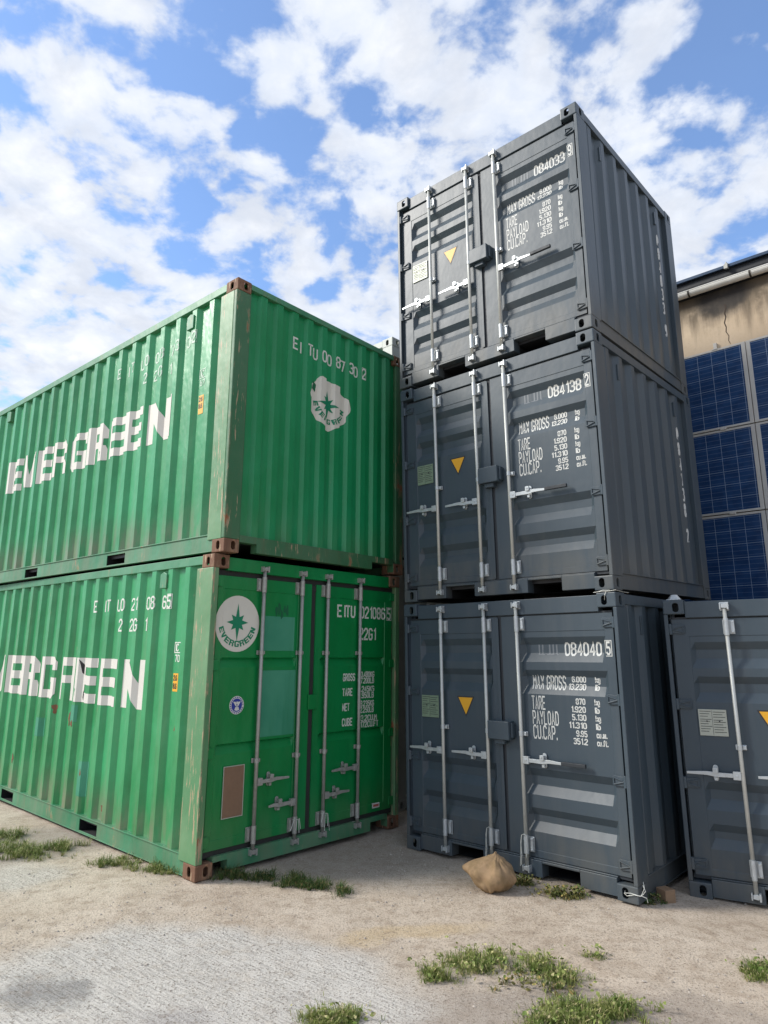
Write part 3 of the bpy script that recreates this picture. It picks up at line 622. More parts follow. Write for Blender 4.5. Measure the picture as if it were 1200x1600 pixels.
# ---------------------------------------------------------------- grey mini containers
OFF=Vector((YSZ[0]/2,YSZ[1]/2,0))
sidey=corr(.25,.287,7,.072,.070,.075,.036,.02,2.418)
endy=corr(.30,.262,7,.07,.06,.07,.036,.02,2.18)
def grey_base():
    r=empty('mini_container')
    body(r,YSZ,(M_Y,M_Y,M_Y,M_Y,M_Y),endy,sidey,.150,2.168,0)
    castings(r,YSZ,M_Y)
    for x0,x1,xa,xb in ((0,.032,.032,.075),(2.168,2.2,2.125,2.168)):
        mb=MB(); mb.box(x0,x1,.006,.205,.118,2.142); mb.box(xa,xb,.088,.18,.118,2.142); mb.build('corner_post',M_Y,r,.005)
    for x0,x1 in ((0,.1),(2.1,2.2)):
        mb=MB(); mb.box(x0,x1,2.25,2.434,.118,2.142); mb.build('corner_post',M_Y,r,.005)
    mb=MB(); mb.box(.162,2.038,.026,.12,2.112,2.244); mb.build('door_header',M_Y,r,.004)
    mb=MB(); pocketed(mb,.162,2.038,.014,.12,.020,.146,[(.515,.850),(1.415,1.742)],0,.3,.128,.020); mb.box(.16,2.04,.030,.06,.146,.156); mb.build('door_sill',M_Y,r,.004)
    for a,b in ((.515,.850),(1.415,1.742)):
        mb=MB(); mb.box(a-.006,b+.006,.121,.9,.016,.132,'f'); mb.build('fork_pocket',M_SHD,r,norm=False)
    mb=MB(); mb.box(.035,2.165,.052,.075,2.094,2.118); mb.box(.035,2.165,.052,.075,.136,.166); mb.box(1.060,1.118,.050,.066,.16,2.10); mb.build('door_gasket',M_SEAL,r)
    gv=[(.356,0),(.430,1),(.480,1),(.540,0),(.640,0),(.715,1),(.785,1),(.848,0),(1.445,0),(1.520,1),(1.590,1),(1.645,0),(1.710,0),(1.785,1),(1.855,1),(1.916,0)]
    A=leaf(r,'door',M_Y,.052,1.066,.162,2.100,.178,.998,.215,1.962,gv,.040,.038,.004)
    B=leaf(r,'door',M_Y,1.110,2.150,.162,2.100,1.290,2.070,.215,1.962,gv,.040,.038,.004)
    mb=MB(); mb.box(1.050,1.080,.034,.040,.17,2.09); mb.build('door_flange',M_Y,B[0],.002)
    rod(A[0],.458,.055,2.215,.000,.0150,M_ZN,[(1.965,2.10),(.185,.325)],.058,[1.118],1,.912,.065,.270,rodmat=M_ROD)
    rod(A[0],.948,.055,2.215,.000,.0150,M_ZN,[(1.965,2.10),(.185,.325)],.058,[1.118],1,.912,.560,.775,rodmat=M_ROD)
    rod(B[0],1.288,.055,2.215,.000,.0150,M_ZN,[(1.965,2.10),(.185,.325)],.058,[1.118],1,.912,1.650,1.480,.21,rodmat=M_ROD)
    for zc in (2.022,1.428,.832,.243): hinge(A[0],M_Y,.040,.150,zc,.048); hinge(B[0],M_Y,2.160,2.055,zc,.048)
    mb=MB(); mb.box(.985,1.195,-.052,.040,1.060,1.212); mb.box(1.195,1.212,-.02,.040,1.075,1.20); mb.box(1.03,1.13,-.02,.04,1.02,1.06); mb.build('lock_box',M_Y,B[0],.006)
    for s_,z,h,e in (('MAX GROSS',1.490,.104,1.690),('TARE',1.326,.100,1.505),('PAYLOAD',1.206,.100,1.622),('CU.CAP.',1.090,.100,1.602)): dec(B[0],'lettering',tf(s_,1.381,e,z,h,.12),M_LW,*B[1:])
    for a,b,z in (('6.000','kg',1.552),('13.230','lb',1.492),('870','kg',1.380),('1.920','lb',1.318),('5.130','kg',1.256),('11.310','lb',1.194),('9.95','cu.m.',1.132),('351.2','cu.ft.',1.072)):
        nd=sum(.0285 if c!='.' else .013 for c in a); bw={'kg':.046,'lb':.040,'cu.m.':.088,'cu.ft.':.092}[b]
        dec(B[0],'lettering',tf(a,1.868-nd,1.866,z,.041,.17),M_LW,*B[1:]); dec(B[0],'lettering',tf(b,1.942,1.942+bw,z,.040,.17),M_LW,*B[1:])
    # smudged owner prefix, as blurred in the picture
    dec(B[0],'smudged_prefix',[rc(1.45+i*.033,1.775,1.45+i*.033+.014,1.855) for i in range(6)]+[rc(1.45,1.768,1.64,1.776)],M_GHOST,*B[1:])
    dec(A[0],'warning_triangle_rim',[[(.600,1.397),(.790,1.397),(.695,1.218)]],M_BLK,*A[1:])
    dec(A[0],'warning_triangle',[[(.616,1.388),(.774,1.388),(.695,1.238)]],M_YEL,*A[1:],.003)
    mb=MB(); mb.box(.186,.388,.034,.0415,1.192,1.392); p=mb.build('data_plate',M_PLATE,A[0],.001)
    mb=MB()
    for i in range(9):
        z=1.375-i*.019; 
        if i==3: z-=.004
        mb.box(.196,.278-(i%3)*.012,.0325,.0335,z,z+.004); mb.box(.292,.378-(i%2)*.02,.0325,.0335,z-.004,z)
    mb.box(.283,.285,.0325,.0335,1.2,1.385); mb.build('plate_print',M_SEAL,A[0])
    mb=MB()
    for x in (.245,.335): mb.tube([(x,.030,1.302),(x,.034,1.302)],.006,8)
    mb.build('rivet',M_BLK,A[0])
    vent(r,M_Y,1,2.2,.505,.565,1.93,2.10,.03); vent(r,M_Y,1,2.2,1.93,1.99,1.93,2.10,.03)
    return r,A,B
proto,LA,LB=grey_base()
greys={}
for k,lab in (('a','lowest of three stacked dark grey mini containers, number 084040 on its door'),('b','middle of three stacked dark grey mini containers, number 084138 on its door'),('c','topmost of three stacked dark grey mini containers, number 084033 on its door'),('r','dark grey mini container standing alone at the right edge in front of the solar panels')):
    g=proto if k=='a' else copy_tree(proto)
    tag(g,lab,'shipping container','dark grey mini containers'); place(g,D[k],YSZ); greys[k]=g
def door_of(g):
    return [c for c in g.children if c.name.startswith('door') and not c.name.startswith('door_')][-1]
fsy=lerpf(sidey)
for k,num,chk in (('a','084040','5'),('b','084138','2'),('c','084033','9')):
    g=greys[k]; dr_=door_of(g)
    dec(dr_,'number_lettering',tf(num,1.694,2.020,1.767,.096,.14),M_LW,*LB[1:]); fs=tf(chk,2.073,2.110,1.775,.092,.15)+boxring(2.060,2.122,1.757,1.884,.006)
    dec(dr_,'number_lettering',fs,M_LW,*LB[1:])
    fs=[]; z=1.80
    if k!='a':
        for c in num+' '+chk: fs+=text(c,.006,z-.13,.13,.10,.09); z-=.165 if c!=' ' else .10
        # vertical number painted down the side corrugation
        decal('side_lettering',[[(p[0]+1.945,p[1]) for p in f] for f in fs],M_LWW,g,lambda y,z_:.012+fsy(y),[t for t,_ in sidey],[],lambda y,z_,d:(2.2-d,y,z_),.0025)
# greenish tinted plates on the two lower containers
for k in 'ab':
    for d_ in greys[k].children:
        for c in d_.children:
            if c.name.startswith('data_plate'): c.data=c.data.copy(); c.data.materials[0]=M_PLATEG
# ---------------------------------------------------------------- pale container stack behind
OFF=Vector((WSZ[0]/2,WSZ[1]/2,0))
def pale():
    r=empty('high_cube_container'); body(r,WSZ,(M_W,M_W,M_W,M_W,M_W),endg,sideg,.168,2.80,0,pockets=PK); castings(r,WSZ,M_W)
    mb=MB(); sheet(mb,[t for t,_ in endg],[.160,2.80],lambda x,z:(x,.014+fe(x),z)); mb.build('end_panel',M_W,r)
    mb=MB(); mb.box(.162,2.276,.002,.07,2.80,2.886); mb.box(.165,2.273,.004,.09,.022,.162); mb.build('end_frame',M_W,r,.004)
    for x0,x1 in ((0,.168),(2.318,2.438)):
        for y0,y1 in ((.004,.17),(5.888,6.054)): mb=MB(); mb.box(x0,x1,y0,y1,.118,2.778); mb.build('corner_post',M_W,r,.005)
    return r
wp=pale(); tag(wp,'pale grey high container whose top corner peeks out between the green and dark grey stacks','shipping container','pale containers behind'); place(wp,[.205,8.21,1.06,.83,0,0],WSZ)
wq=copy_tree(wp); wq['label']='pale grey high container carrying the one that peeks out behind, hidden at ground level'; place(wq,[.205,8.21,-1.84,.83,0,0],WSZ)
# ---------------------------------------------------------------- twist lock, wires, wooden block, sack
def to_world(k,p):
    d=D[k]; return RZ(d[3])@RX(d[4])@RY(d[5])@Vector(p)+Vector(d[:3])+Vector((0,0,Z0))
OFF=Vector((0,0,0))
def along(k,o,p=(0,0,0)):
    d=D[k]; o.rotation_mode='QUATERNION'; o.rotation_quaternion=(RZ(d[3])@RX(d[4])@RY(d[5])).to_quaternion(); o.location=to_world(k,p)
t=empty('twist_lock'); tag(t,'silver twist lock sitting on the top corner of the lone grey container','twist lock')
mb=MB(); mb.box(-.055,.055,-.07,.07,0,.006); mb.build('base_plate',M_ZN,t,.002,off=False)
mb=MB(); b=mb.b
lo=[(-.052,-.034),(-.03,-.055),(.03,-.055),(.052,-.034),(.052,.034),(.03,.055),(-.03,.055),(-.052,.034)]
A_=[b.verts.new((x,y,.006)) for x,y in lo]; B_=[b.verts.new((x*.45,y*.45,.046)) for x,y in lo]
for i in range(8): b.faces.new((A_[i],A_[(i+1)%8],B_[(i+1)%8],B_[i]))
b.faces.new(B_); mb.build('cone',M_ZN,t,.002,off=False); along('r',t,(.086,.089,2.261))
def wire(label,k,paths,r=.0022):
    mb=MB()
    for p in paths: mb.tube(p,r,5)
    o=mb.build('wire',M_WIRE,None,off=False); tag(o,label,'wire','pale wires tied to the castings'); along(k,o); return o
wire('pale wire tied through the bottom right corner casting of the lowest grey container','a',
 [[(2.098,.01,.075),(2.10,-.012,.066),(2.15,-.01,.074),(2.205,-.008,.068),(2.225,.03,.07),(2.21,.085,.07),(2.19,.09,.07)],[(2.09,.01,.055),(2.12,-.012,.05),(2.17,-.012,.068),(2.22,-.005,.066)],[(2.22,.0,.066),(2.25,.01,.10),(2.23,.02,.135)],[(2.222,.0,.068),(2.258,.005,.06),(2.262,.01,.03)],[(2.22,.0,.066),(2.235,.03,.115),(2.222,.05,.15)]])
wire('pale wire strung between the corner castings of the lowest and middle grey containers','a',
 [[(2.02,-.004,2.262),(2.09,-.008,2.268),(2.15,-.006,2.266),(2.208,-.008,2.272),(2.222,.09,2.262),(2.23,.19,2.26)],[(2.13,-.006,2.268),(2.115,-.008,2.235),(2.10,.02,2.20)],[(2.06,-.004,2.265),(2.10,-.006,2.276),(2.16,-.006,2.272)]],.002)
# zip ties / twisted wire on the bottom brackets of the lowest grey container
for i,x in enumerate((.948,1.288)):
    pts=[]; 
    o=wire(('wire loop hanging over the lower bracket of the middle lock rod, lowest grey container','wire loop hanging over the lower bracket of the right lock rod, lowest grey container')[i],'a',
     [[(x-.028,-.02,.32),(x-.034,-.03,.24),(x-.04,-.028,.16),(x-.045,-.03,.09)],[(x+.02,-.024,.325),(x-.0,-.032,.338),(x-.026,-.024,.325),(x-.034,-.03,.27),(x-.028,-.03,.17),(x-.036,-.03,.10)],[(x+.02,-.024,.325),(x+.024,-.026,.25),(x+.012,-.03,.16)]],.003)
# ------------------------------------------------------------------ ground with gentle relief
FIT=[]
for k,sz in (('g1',GSZ),('a',YSZ),('r',YSZ)):
    for i in (0,1):
        for j in (0,1): p=to_world(k,(sz[0]*i,sz[1]*j,0)); FIT.append(p)
def gz(x,y,fine=True):
    z=-.0114*x-.0007*y if abs(x)<12 else -.0114*math.copysign(12,x)
    num=den_=0
    for p in FIT:
        d2=(p.x-x)**2+(p.y-y)**2; wt=math.exp(-d2/.35); num+=wt*(p.z-.004-(-.0114*p.x-.0007*p.y)); den_+=wt
    if den_>0: z+=num/(den_+.15)*1.0
    if fine and math.hypot(x,y)<25:
        k=min(1,min((((p.x-x)**2+(p.y-y)**2)**.5 for p in FIT))/.35)
        z+=k*(noise.noise((x*.9,y*.9,0))*.012+noise.noise((x*3.1,y*3.1,4))*.006+noise.noise((x*11,y*11,2))*.0025)
        z+=k*.010*max(0,noise.noise((x*1.4+9,y*1.4,7)))
        # wheel-worn ridge at the lower right
        dl_=((x-1.0)*.70+(y-4.75)*.71); z+=k*.016*math.exp(-(dl_/.05)**2)*(1 if x>1.1 and y<4.7 else 0)
    return z
ax=[-300,-120,-50,-25]+[-14+i*.5 for i in range(16)]+[-6+i*.06 for i in range(200)]+[6+i*.5 for i in range(16)]+[25,50,120,300]
ay=[-300,-120,-40,-15,-6,-2,0,1,2,2.6]+[3+i*.05 for i in range(120)]+[9+i*.3 for i in range(30)]+[20,26,40,90,300]
mb=MB(); sheet(mb,ax,ay,lambda x,y:(x,y,gz(x,y)))
m,t=newmat('yard_ground'); co=t.co; x_,y_,_z=t.sep(co)
wn=t.noise(co,2.2,5,.6,out=1); wco=t.vec('ADD',co,t.vec('MULTIPLY',t.vec('SUBTRACT',wn,(.5,.5,.5)),(.55,.55,.0)))
def blob(cx,cy,rx,ry,lo,hi,rot=0.):
    v=t.map(t.vec('SUBTRACT',wco,(cx,cy,0)),(1,1,0),(0,0,rot)); v=t.vec('MULTIPLY',v,(1/rx,1/ry,0)); return t.ramp(t.vec('LENGTH',v),lo,hi,1.,0.)
n1=t.noise(co,1.3,6,.6); n2=t.noise(co,9,6,.65); n3=t.noise(co,70,5,.7); n4=t.noise(co,210,3,.7)
dirt=t.mix(t.ramp(n1,.35,.65),(.50,.415,.325),(.585,.50,.405)); dirt=t.mix(t.ramp(n2,.42,.70,0.,.6),dirt,(.31,.235,.17))
grav=t.mix(t.ramp(n2,.35,.65),(.30,.25,.205),(.39,.34,.29))
gm=t.math('MAXIMUM',blob(-.3,7.0,1.15,1.1,.7,1.15),t.math('MAXIMUM',blob(-3.2,6.9,1.6,.55,.7,1.2,-.75),blob(1.0,3.7,1.2,.55,.7,1.2)))
c=t.mix(t.math('MULTIPLY',gm,.85),dirt,grav)
c=t.mix(t.math('MULTIPLY',blob(.2,4.95,.6,.12,.5,1.3,-.2),.55),c,(.52,.39,.22))
st=t.map(co,(1,1,1),(0,0,R(38)))
gr=t.noise(t.vec('MULTIPLY',st,(5,60,1)),1.,4,.6); pad=t.math('MAXIMUM',blob(-1.1,3.95,1.42,1.12,.80,1.08),t.math('MULTIPLY',blob(-2.95,5.95,.55,.45,.4,1.15),.65))
pc=t.mix(t.ramp(n1,.3,.7),(.62,.59,.54),(.54,.51,.465)); pc=t.mix(t.ramp(gr,.46,.62,0.,.42),pc,(.27,.25,.23)); pc=t.mix(t.ramp(n3,.54,.64,0.,.58),pc,(.14,.13,.115)); pc=t.mix(t.ramp(n2,.55,.72,0.,.5),pc,(.42,.36,.29))
pc=t.mix(t.math('MULTIPLY',blob(-1.80,4.12,.32,.17,.45,1.2,.5),.62),pc,(.17,.17,.17)); pc=t.mix(t.math('MULTIPLY',blob(-1.05,3.8,.3,.13,.3,1.2),.3),pc,(.2,.18,.2))
c=t.mix(t.math('MULTIPLY',pad,t.ramp(t.noise(co,5,6,.7),.25,.5,.62,1.)),c,pc)
c=t.mix(t.ramp(n3,.50,.64,0.,.62),c,(.13,.10,.075)); c=t.mix(t.ramp(t.noise(co,26,5,.75),.54,.70,0.,.5),c,(.20,.155,.115)); c=t.mix(t.ramp(n4,.55,.68,0.,.5),c,(.62,.57,.50)); c=t.mix(t.ramp(t.noise(co,130,3,.7,out=0),.60,.70,0.,.45),c,(.10,.085,.07))
soil=t.noise(co,3.5,6,.7); c=t.mix(t.ramp(soil,.60,.72,0.,.45),c,(.17,.13,.10))
h=t.math('MULTIPLY_ADD',n3,.9,t.math('MULTIPLY_ADD',n4,.45,t.math('MULTIPLY',n2,1.2))); h=t.math('ADD',h,t.math('MULTIPLY',t.math('MULTIPLY',gr,pad),.8))
fin(t,c,.92,0.,h,.75,.012,spec=.25)
tag(mb.build('ground',m,None,smooth=True),kind='structure')
# ------------------------------------------------------------------ loose gravel
mb=MB()
def stone(x,y,r):
    z=gz(x,y); o=[(1,0,0),(0,1,0),(-1,0,0),(0,-1,0),(0,0,1),(0,0,-.6)]; a=random.random()*6.28; f=random.uniform(.5,1)
    vs=[]
    for p in o:
        q=Vector(p)*r*random.uniform(.7,1.2); q=RZ(a)@Vector((q.x,q.y*f,q.z*.6)); vs.append(mb.b.verts.new((x+q.x,y+q.y,z+q.z+r*.2)))
    for i in range(4): mb.b.faces.new((vs[i],vs[(i+1)%4],vs[4])); mb.b.faces.new((vs[(i+1)%4],vs[i],vs[5]))
for i in range(8000):
    x=random.uniform(-4.2,4.0); y=random.triangular(3.5,8.8,4.6)
    if noise.noise((x*1.1,y*1.1,3))<-.12+random.random()*.25: continue
    if (x+1.1)**2/2.0+(y-3.95)**2/1.25<1 and random.random()<.75: continue
    stone(x,y,random.choice((.003,.004,.005,.006,.008,.012 if random.random()<.3 else .005)))
m,t=newmat('gravel_stone'); n=t.noise(t.co,23,2,.5); fin(t,t.mix(n,(.20,.165,.13),(.58,.53,.47)),.9)
tag(mb.build('gravel',m,None),'small pale stones scattered over the dusty yard','gravel',kind='stuff')
# ------------------------------------------------------------------ grass
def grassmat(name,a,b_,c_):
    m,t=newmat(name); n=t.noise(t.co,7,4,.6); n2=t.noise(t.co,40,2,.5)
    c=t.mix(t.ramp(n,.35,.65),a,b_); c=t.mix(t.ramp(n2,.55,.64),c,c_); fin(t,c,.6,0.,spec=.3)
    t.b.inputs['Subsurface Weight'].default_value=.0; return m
M_G1=grassmat('yard_grass',(.095,.145,.025),(.21,.24,.065),(.45,.39,.20)); M_G2=grassmat('painted_shade_grass',(.030,.070,.016),(.06,.10,.022),(.22,.17,.07)); M_G3=grassmat('dry_weed',(.09,.12,.03),(.16,.15,.045),(.34,.24,.08))  # second grass is a darker copy with the shade painted into its colour
def blade(mb,x,y,z,h,ang,lean,w_):
    d=Vector((math.cos(ang),math.sin(ang),0)); s_=Vector((-d.y,d.x,0))*w_/2
    P0=Vector((x,y,z)); P1=P0+d*lean*.25*h+Vector((0,0,h*.5)); P2=P0+d*lean*.62*h+Vector((0,0,h*(.88-lean*.18))); P3=P0+d*lean*1.05*h+Vector((0,0,h*(1.05-lean*.55)))
    v=[mb.b.verts.new(p) for p in (P0-s_,P0+s_,P1+s_*.9,P1-s_*.9,P2+s_*.6,P2-s_*.6,P3)]
    mb.b.faces.new((v[0],v[1],v[2],v[3])); mb.b.faces.new((v[3],v[2],v[4],v[5])); mb.b.faces.new((v[5],v[4],v[6]))
def tuft_patch(label,blobs,n,hr,mat,leaf_=0):
    mb=MB(); tot=sum(b_[2]*b_[3] for b_ in blobs)
    for (cx,cy,rx,ry,rot) in blobs:
        k=int(n*rx*ry/tot); done=0
        while done<k:
            u,v=random.gauss(0,.48),random.gauss(0,.48); r2=u*u+v*v
            if r2>2.2: continue
            a=u*rx; b2=v*ry; x=cx+a*math.cos(rot)-b2*math.sin(rot); y=cy+a*math.sin(rot)+b2*math.cos(rot)
            if noise.noise((x*7,y*7,5))<-.18: continue
            m_=random.randint(5,34) if r2<1 else random.randint(2,9); hf=random.uniform(.45,1.05)*(1-.28*min(1.6,r2)); sp=random.uniform(.006,.022); z=gz(x,y)-.004; done+=m_
            for _ in range(m_):
                ox,oy=random.gauss(0,sp),random.gauss(0,sp); an=math.atan2(oy,ox)+random.gauss(0,.9)
                blade(mb,x+ox,y+oy,z,random.uniform(*hr)*hf,an,random.uniform(.15,1.35),random.uniform(.0022,.0052))
        for i in range(int(leaf_*rx*ry/tot)):
            u,v=random.gauss(0,.5),random.gauss(0,.5); x=cx+u*rx; y=cy+v*ry; z=gz(x,y)+random.uniform(.005,.07); s_=random.uniform(.008,.018)
            e=Euler((random.uniform(-.9,.9),random.uniform(-.9,.9),random.random()*6.28)).to_matrix()
            mb.face([Vector((x,y,z))+e@Vector(p)*s_ for p in ((0,-1,0),(.6,-.2,.1),(.35,.7,0),(0,1,-.1),(-.35,.7,0),(-.6,-.2,.1))])
    o=mb.build('grass_patch',mat,None,norm=False); tag(o,label,'grass','grass patches in the yard','stuff'); return o
tuft_patch('long green grass strip at the left edge beside the green container',[(-3.25,6.62,.50,.26,-.1),(-3.62,7.05,.25,.22,.4),(-2.92,6.76,.26,.14,.4)],3600,(.05,.13),M_G1)
tuft_patch('ragged grass along the foot of the green container near its rusty corner',[(-2.25,6.33,.24,.14,.2),(-1.88,6.12,.30,.12,-.35),(-1.60,5.98,.18,.08,-.3)],2100,(.04,.11),M_G1)
tuft_patch('grass with shade painted into its colour in front of the green doors beside the rusty corner',[(-1.08,5.93,.26,.12,.0),(-.70,5.86,.32,.16,-.4),(-.40,5.68,.20,.11,-.5)],2900,(.04,.12),M_G2)
tuft_patch('large bushy grass patch right of the pale concrete',[(.62,4.50,.28,.18,.25),(.92,4.44,.24,.16,-.3),(.38,4.33,.18,.12,.2),(1.05,4.26,.14,.10,0)],3300,(.03,.11),M_G1,260)
tuft_patch('thin scattered grass between the two foreground patches',[(.95,4.16,.18,.10,0),(.75,4.25,.18,.07,.4)],260,(.015,.045),M_G3,120)
tuft_patch('bushy grass patch at the bottom edge right of centre',[(1.00,3.93,.22,.15,-.1),(1.30,3.95,.20,.11,-.2),(.86,3.78,.16,.12,0)],3900,(.03,.10),M_G1,160)
tuft_patch('small lone weed tuft in the middle of the dusty ground',[(1.32,4.61,.07,.045,0)],260,(.015,.045),M_G1,20)
tuft_patch('grass tuft at the right edge of the yard',[(2.24,4.40,.17,.12,.3)],1300,(.03,.08),M_G1,60)
tuft_patch('grass tuft at the bottom edge on the concrete border',[(-.22,3.86,.18,.12,.1)],1500,(.03,.09),M_G1,60)
tuft_patch('yellowing weeds under the fork pockets of the lowest grey container',[(1.16,5.88,.12,.06,-.7),(1.36,5.62,.16,.07,-.5),(1.50,5.62,.08,.06,0)],900,(.02,.08),M_G3,420)
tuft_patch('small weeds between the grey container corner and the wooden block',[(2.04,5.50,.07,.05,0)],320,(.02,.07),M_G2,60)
# wooden block
bz=gz(2.15,5.56)
mb=MB(); mb.box(-.045,.045,-.05,.05,-.01,.085); o=mb.build('wooden_block',None,None,.004,off=False)
m,t=newmat('weathered_wood'); n=t.noise(t.map(t.co,(6,60,60)),1.,4,.6); fin(t,t.mix(n,(.30,.20,.12),(.20,.125,.075)),.8,0.,n,.4,.003); o.data.materials.clear(); o.data.materials.append(m)
o.location=(2.155,5.57,bz); o.rotation_euler=(0,0,.35); tag(o,'short brown wooden block lying beside the lowest grey container','wooden block')
# brown sack
m,t=newmat('brown_sackcloth'); n=t.noise(t.co,12,5,.6); fw=t.noise(t.map(t.co,(160,160,160)),1.,2,.5)
fin(t,t.mix(t.ramp(n,.35,.65),(.32,.215,.125),(.24,.165,.09)),.9,0.,t.math('ADD',n,t.math('MULTIPLY',fw,.3)),.5,.01,spec=.2)
b=bmesh.new(); bmesh.ops.create_icosphere(b,subdivisions=5,radius=1)
for v in b.verts:
    p=v.co.copy(); x,y,z=p
    k=max(0,(z+1)/2); taper=(.62+.38*math.sin(min(1,k/.42)*math.pi/2)) if k<.42 else max(.16,(1-((k-.42)/.58)**1.9))
    X=x*.185*taper+.04*k-.06*max(0,-x)*math.exp(-((k-.62)/.2)**2)*2.2; Y=y*.15*taper; Z=.178*(z+1); X+=.018*noise.noise((z*3,y*2,1)); Y+=.025*noise.noise((z*2.5,x*2,8)); Z+=.012*noise.noise((x*3,y*3,2))
    f=noise.noise((p.x*1.6,p.y*1.6,p.z*1.1+3))*.028+abs(noise.noise((p.x*3.4,p.y*3.4,p.z*1.3)))*.030
    v.co=Vector((X,Y,Z))+p*f*(.35+taper*.65)
mb=MB(); mb.b.free(); mb.b=b; o=mb.build('sack',m,None,smooth=True,off=False)
o.scale=(.86,.86,.86); o.location=(.885,5.74,gz(.885,5.74)-.03); o.rotation_euler=(0,0,-.4); tag(o,'crumpled brown sack slumped in front of the lowest grey container','sack')
# ------------------------------------------------------------------ building with solar panels
K=1.05
WO=Vector((4.3724,7.5599,3.5031))*K+Vector((0,0,Z0)); WA=R(-42.388)
bl=empty('building',(WO.x,WO.y,0)); bl.rotation_euler=(0,0,WA); tag(bl,'tan plastered building with a white gutter and a dark sheet roof behind the grey containers','building')
# local frame: x right along the wall, -y towards the viewer, z up
zt=WO.z
def V(v): return zt-v*K
GB=4.297*K+Z0; GT=4.361*K+Z0; RT=4.54*K+Z0
mb=MB(); mb.box(-5.2,9,0,7,-.3,GT+.012); o=mb.build('wall',None,bl,off=False)
m,t=newmat('stained_plaster'); co=t.co; x_,y_,z_=t.sep(co)
n1=t.noise(co,1.3,5,.6); n2=t.noise(co,30,5,.6)
c=t.mix(t.ramp(n1,.3,.7),(.52,.41,.29),(.60,.49,.36)); c=t.mix(t.ramp(n2,.5,.75,0.,.25),c,(.36,.27,.18))
run=t.noise(t.map(co,(7,7,.8)),1.,5,.62); lim=t.ramp(run,.25,.75,GB-.62,GB-.25)
stn=t.math('MULTIPLY',t.ramp(t.math('SUBTRACT',z_,lim),-.25,.30),t.ramp(t.noise(co,3.2,5,.6),.30,.52,.45,.97)); c=t.mix(t.math('MULTIPLY',stn,.8),c,(.035,.031,.026))
dk=t.ramp(t.vec('LENGTH',t.vec('MULTIPLY',t.vec('SUBTRACT',t.vec('ADD',co,t.vec('MULTIPLY',t.noise(co,5,4,.6,out=1),(.2,0,.2))),(-.07,0,GB+.02)),(2.6,0,3.3))),.6,1.1,.85,0.); c=t.mix(dk,c,(.03,.03,.032))
fin(t,c,.9,0.,t.math('MULTIPLY_ADD',n2,.5,n1),.35,.01,spec=.2); o.data.materials.clear(); o.data.materials.append(m)
# the crack: a shallow dark groove with its own wandering line
mb=MB(); cr=[(-.137,4.10),(-.130,4.056),(-.150,3.98),(-.142,3.93),(-.165,3.86),(-.150,3.80),(-.158,3.74),(-.132,3.68),(-.140,3.62),(-.125,3.575)]
for i in range(len(cr)-1):
    (a,za),(b2,zb_)=cr[i],cr[i+1]; w1=.007*(1-i/10)+.002
    mb.prism([(a*K-w1,za*K+Z0),(b2*K-w1,zb_*K+Z0),(b2*K+w1,zb_*K+Z0),(a*K+w1,za*K+Z0)],1,-.002,.004)
mb.build('crack',simple('crack_dark',(.05,.038,.03),.95),bl,off=False)
M_DK=simple('dark_roof_sheet',(.016,.018,.022),.55,.1,.3,10); M_DKB=simple('blue_black_frame',(.022,.045,.085),.4,.3,.2,10); M_GUT=simple('dirty_white_gutter',(.66,.66,.62),.5,0,.22,5); M_GRK=simple('gutter_iron',(.06,.055,.05),.6,.4)
mb=MB(); yy=-.06
mb.prism([(-.10,GT+.015),(-.10,GT+.055),(7.2,GT+1.6),(7.2,GT+1.5),(.3,GT+.09),(.0,GT+.02)],0,-5.4,9.2); mb.build('roof',M_DK,bl,off=False)
mb=MB(); mb.box(-5.4,9.2,-.04,.0,GB+.01,GT+.03); mb.build('fascia',M_DK,bl,off=False)
mb=MB()
n=10; prof=[]
for k in range(n+1): a=math.pi+math.pi*k/n; prof.append((-.105+.055*math.cos(a),GT-.008+.060*math.sin(a)))
pr=prof+[(x*1.0+(.004 if x<-.105 else -.004),z+.004) for x,z in prof[::-1]]
u0,u1=-5.4,9.2
A_=[mb.b.verts.new((u0,a,b2)) for a,b2 in prof]; B_=[mb.b.verts.new((u1,a,b2)) for a,b2 in prof]
for i in range(n): mb.b.faces.new((A_[i],A_[i+1],B_[i+1],B_[i]))
mb.tube([(u0,-.160,GT-.006),(u1,-.160,GT-.006)],.008,8)
g=mb.build('gutter',M_GUT,bl,off=False); sm=g.modifiers.new('thick','SOLIDIFY'); sm.thickness=.003
for i in range(-9,17):
    u=(-.50+.70*i)*K
    if u<-5.3 or u>9: continue
    mb=MB(); pts=[(u,-.105+.063*math.cos(a),GT-.008+.068*math.sin(a)) for a in [math.pi+math.pi*k/8 for k in range(9)]]
    for p,q in zip(pts,pts[1:]):
        mb.face([(p[0]-.011,p[1],p[2]),(p[0]+.011,p[1],p[2]),(q[0]+.011,q[1],q[2]),(q[0]-.011,q[1],q[2])])
    b3=mb.build('gutter_bracket',M_GRK,g,off=False); s2=b3.modifiers.new('thick','SOLIDIFY'); s2.thickness=.004
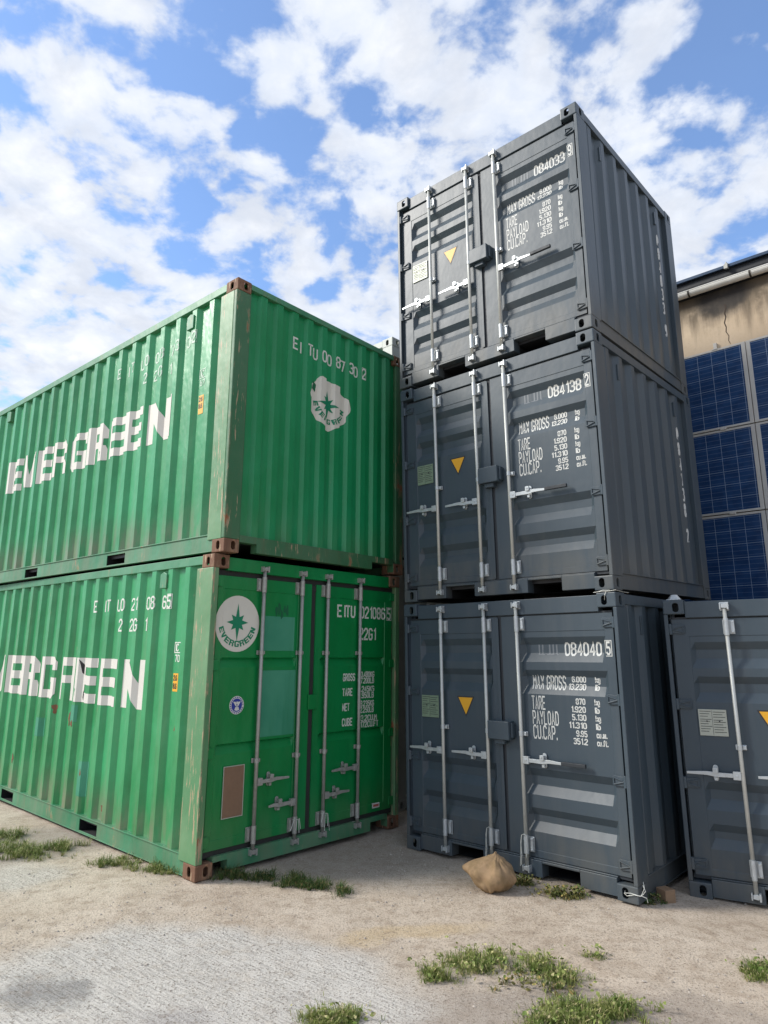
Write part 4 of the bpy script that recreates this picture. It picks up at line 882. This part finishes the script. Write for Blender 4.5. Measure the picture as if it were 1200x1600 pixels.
# roof edge solar modules: dark frames with clamps
sl=.21
for i in range(-1,2):
    u0=(-.04+1.70*i)*K; mb=MB()
    def rp(d,h): return (-.15+d, RT-.050+d*sl+h)
    pl=[rp(0,0),rp(1.0,0),rp(1.0,.040),rp(0,.040)]
    mb.prism(pl,0,u0+.006,u0+1.70*K-.006); 
    r_=empty('roof_module',(WO.x,WO.y,0)); r_.rotation_euler=(0,0,WA)
    mb.build('frame',M_DKB,r_,.003,off=False)
    mb=MB(); mb.prism([rp(.02,.0405),rp(.98,.0405),rp(.98,.043),rp(.02,.043)],0,u0+.03,u0+1.70*K-.03); mb.build('glass',M_DK,r_,off=False)
    for du in (.0,.83):
        mb=MB(); u=u0+du*K
        mb.prism([rp(-.035,-.02),rp(.02,-.02),rp(.05,.045),rp(.03,.060),rp(-.02,.050),rp(-.035,.02)],0,u-.022,u+.022); mb.tube([(u,rp(0,.05)[0],rp(0,.05)[1]),(u,rp(0,.075)[0],rp(0,.075)[1])],.010,8); mb.build('clamp',M_OLD,r_,.003,off=False)
    tag(r_,('dark roof edge solar module nearest the grey stack, above the gutter','dark roof edge solar module cut by the right border, above the gutter','dark solar module on the roof edge beyond the right border')[i+1],'roof module','solar modules along the roof edge')
mb=MB(); mb.box(-5.3,9.1,-.10,-.06,GT+.045,RT-.052); mb.build('roof_batten',M_DK,bl,off=False)
# wall-mounted solar panels
m,t=newmat('solar_glass'); co=t.co; x_,y_,z_=t.sep(co)
cp=.1595*K
def grid(c,pitch,lw):
    f=t.math('FRACT',t.math('DIVIDE',c,pitch)); d=t.math('MINIMUM',f,t.math('SUBTRACT',1.,f)); return t.math('LESS_THAN',d,lw/pitch/2)
px=cp; pz=.1578*K
gl=t.math('MAXIMUM',grid(x_,px,.0042),grid(z_,pz,.0042))
bus=grid(t.math('ADD',z_,pz/6*1.0),pz/3,.0034)
cell=t.noise(t.map(co,(1,1,1)),9,2,.5); vor=t.new('ShaderNodeTexVoronoi'); t.l.new(co,vor.inputs['Vector']); vor.inputs['Scale'].default_value=55
cc=t.mix(t.ramp(cell,.35,.65),(.014,.038,.105),(.020,.055,.145)); cc=t.mix(t.math('MULTIPLY',vor.outputs['Distance'],.5),cc,(.012,.045,.13))
cc=t.mix(t.math('MULTIPLY',bus,.45),cc,(.20,.26,.38)); cc=t.mix(t.math('MULTIPLY',gl,.8),cc,(.30,.38,.50)); fin(t,cc,.14,0.,spec=.5); M_SOL=m
M_AL=simple('panel_aluminium',(.50,.485,.45),.45,.35,.12,8)
pw=10*px+.02; phh=6*pz+.012; vo=0
for row in range(3):
    for col in (0,1):
        x1=col*(pw+.100)+0.0; x0=x1-pw; z1=V(1.02*row); z0=z1-phh
        r_=empty('solar_panel',(WO.x,WO.y,0)); r_.rotation_euler=(0,0,WA)
        place_={-1:'hidden column behind the grey stack',0:'left column on the tan wall',1:'right column on the tan wall'}[col]
        tag(r_,['top','middle','bottom'][row]+' blue wall solar panel in the '+place_,'solar panel','solar panels on the tan wall')
        fr=.029; fx=.046
        mb=MB(); mb.box(x0-fx,x0,-.075,-.035,z0-fr+.003,z1+fr-.003); mb.box(x1,x1+fx,-.075,-.035,z0-fr+.003,z1+fr-.003); mb.box(x0,x1,-.075,-.035,z1,z1+fr-.003); mb.box(x0,x1,-.075,-.035,z0-fr+.003,z0); mb.build('frame',M_AL,r_,.002,off=False)
        mb=MB(); mb.box(0,pw,-.070,-.060,0,phh); gg=mb.build('glass',M_SOL,r_,off=False); gg.location=(x0,0,z0)
        for cx_ in (x0+pw*.18,x0+pw*.82):
            if row==0: mb=MB(); mb.box(cx_-.03,cx_+.03,-.080,-.03,z1+fr-.012,z1+fr+.006); mb.build('clamp',M_AL,r_,.004,off=False)
            mb=MB(); mb.box(cx_-.035,cx_+.035,-.088,-.03,z0-fr-.016,z0-fr+.014); mb.build('clamp',M_AL,r_,.004,off=False)
mb=MB()
for u in (-pw*.82,-pw*.18,pw*.25+.08,pw*.85+.08): mb.box(u-.02,u+.02,-.034,-.001,V(3.2),V(-.12))
mb.build('mounting_rail',M_AL,bl,off=False)
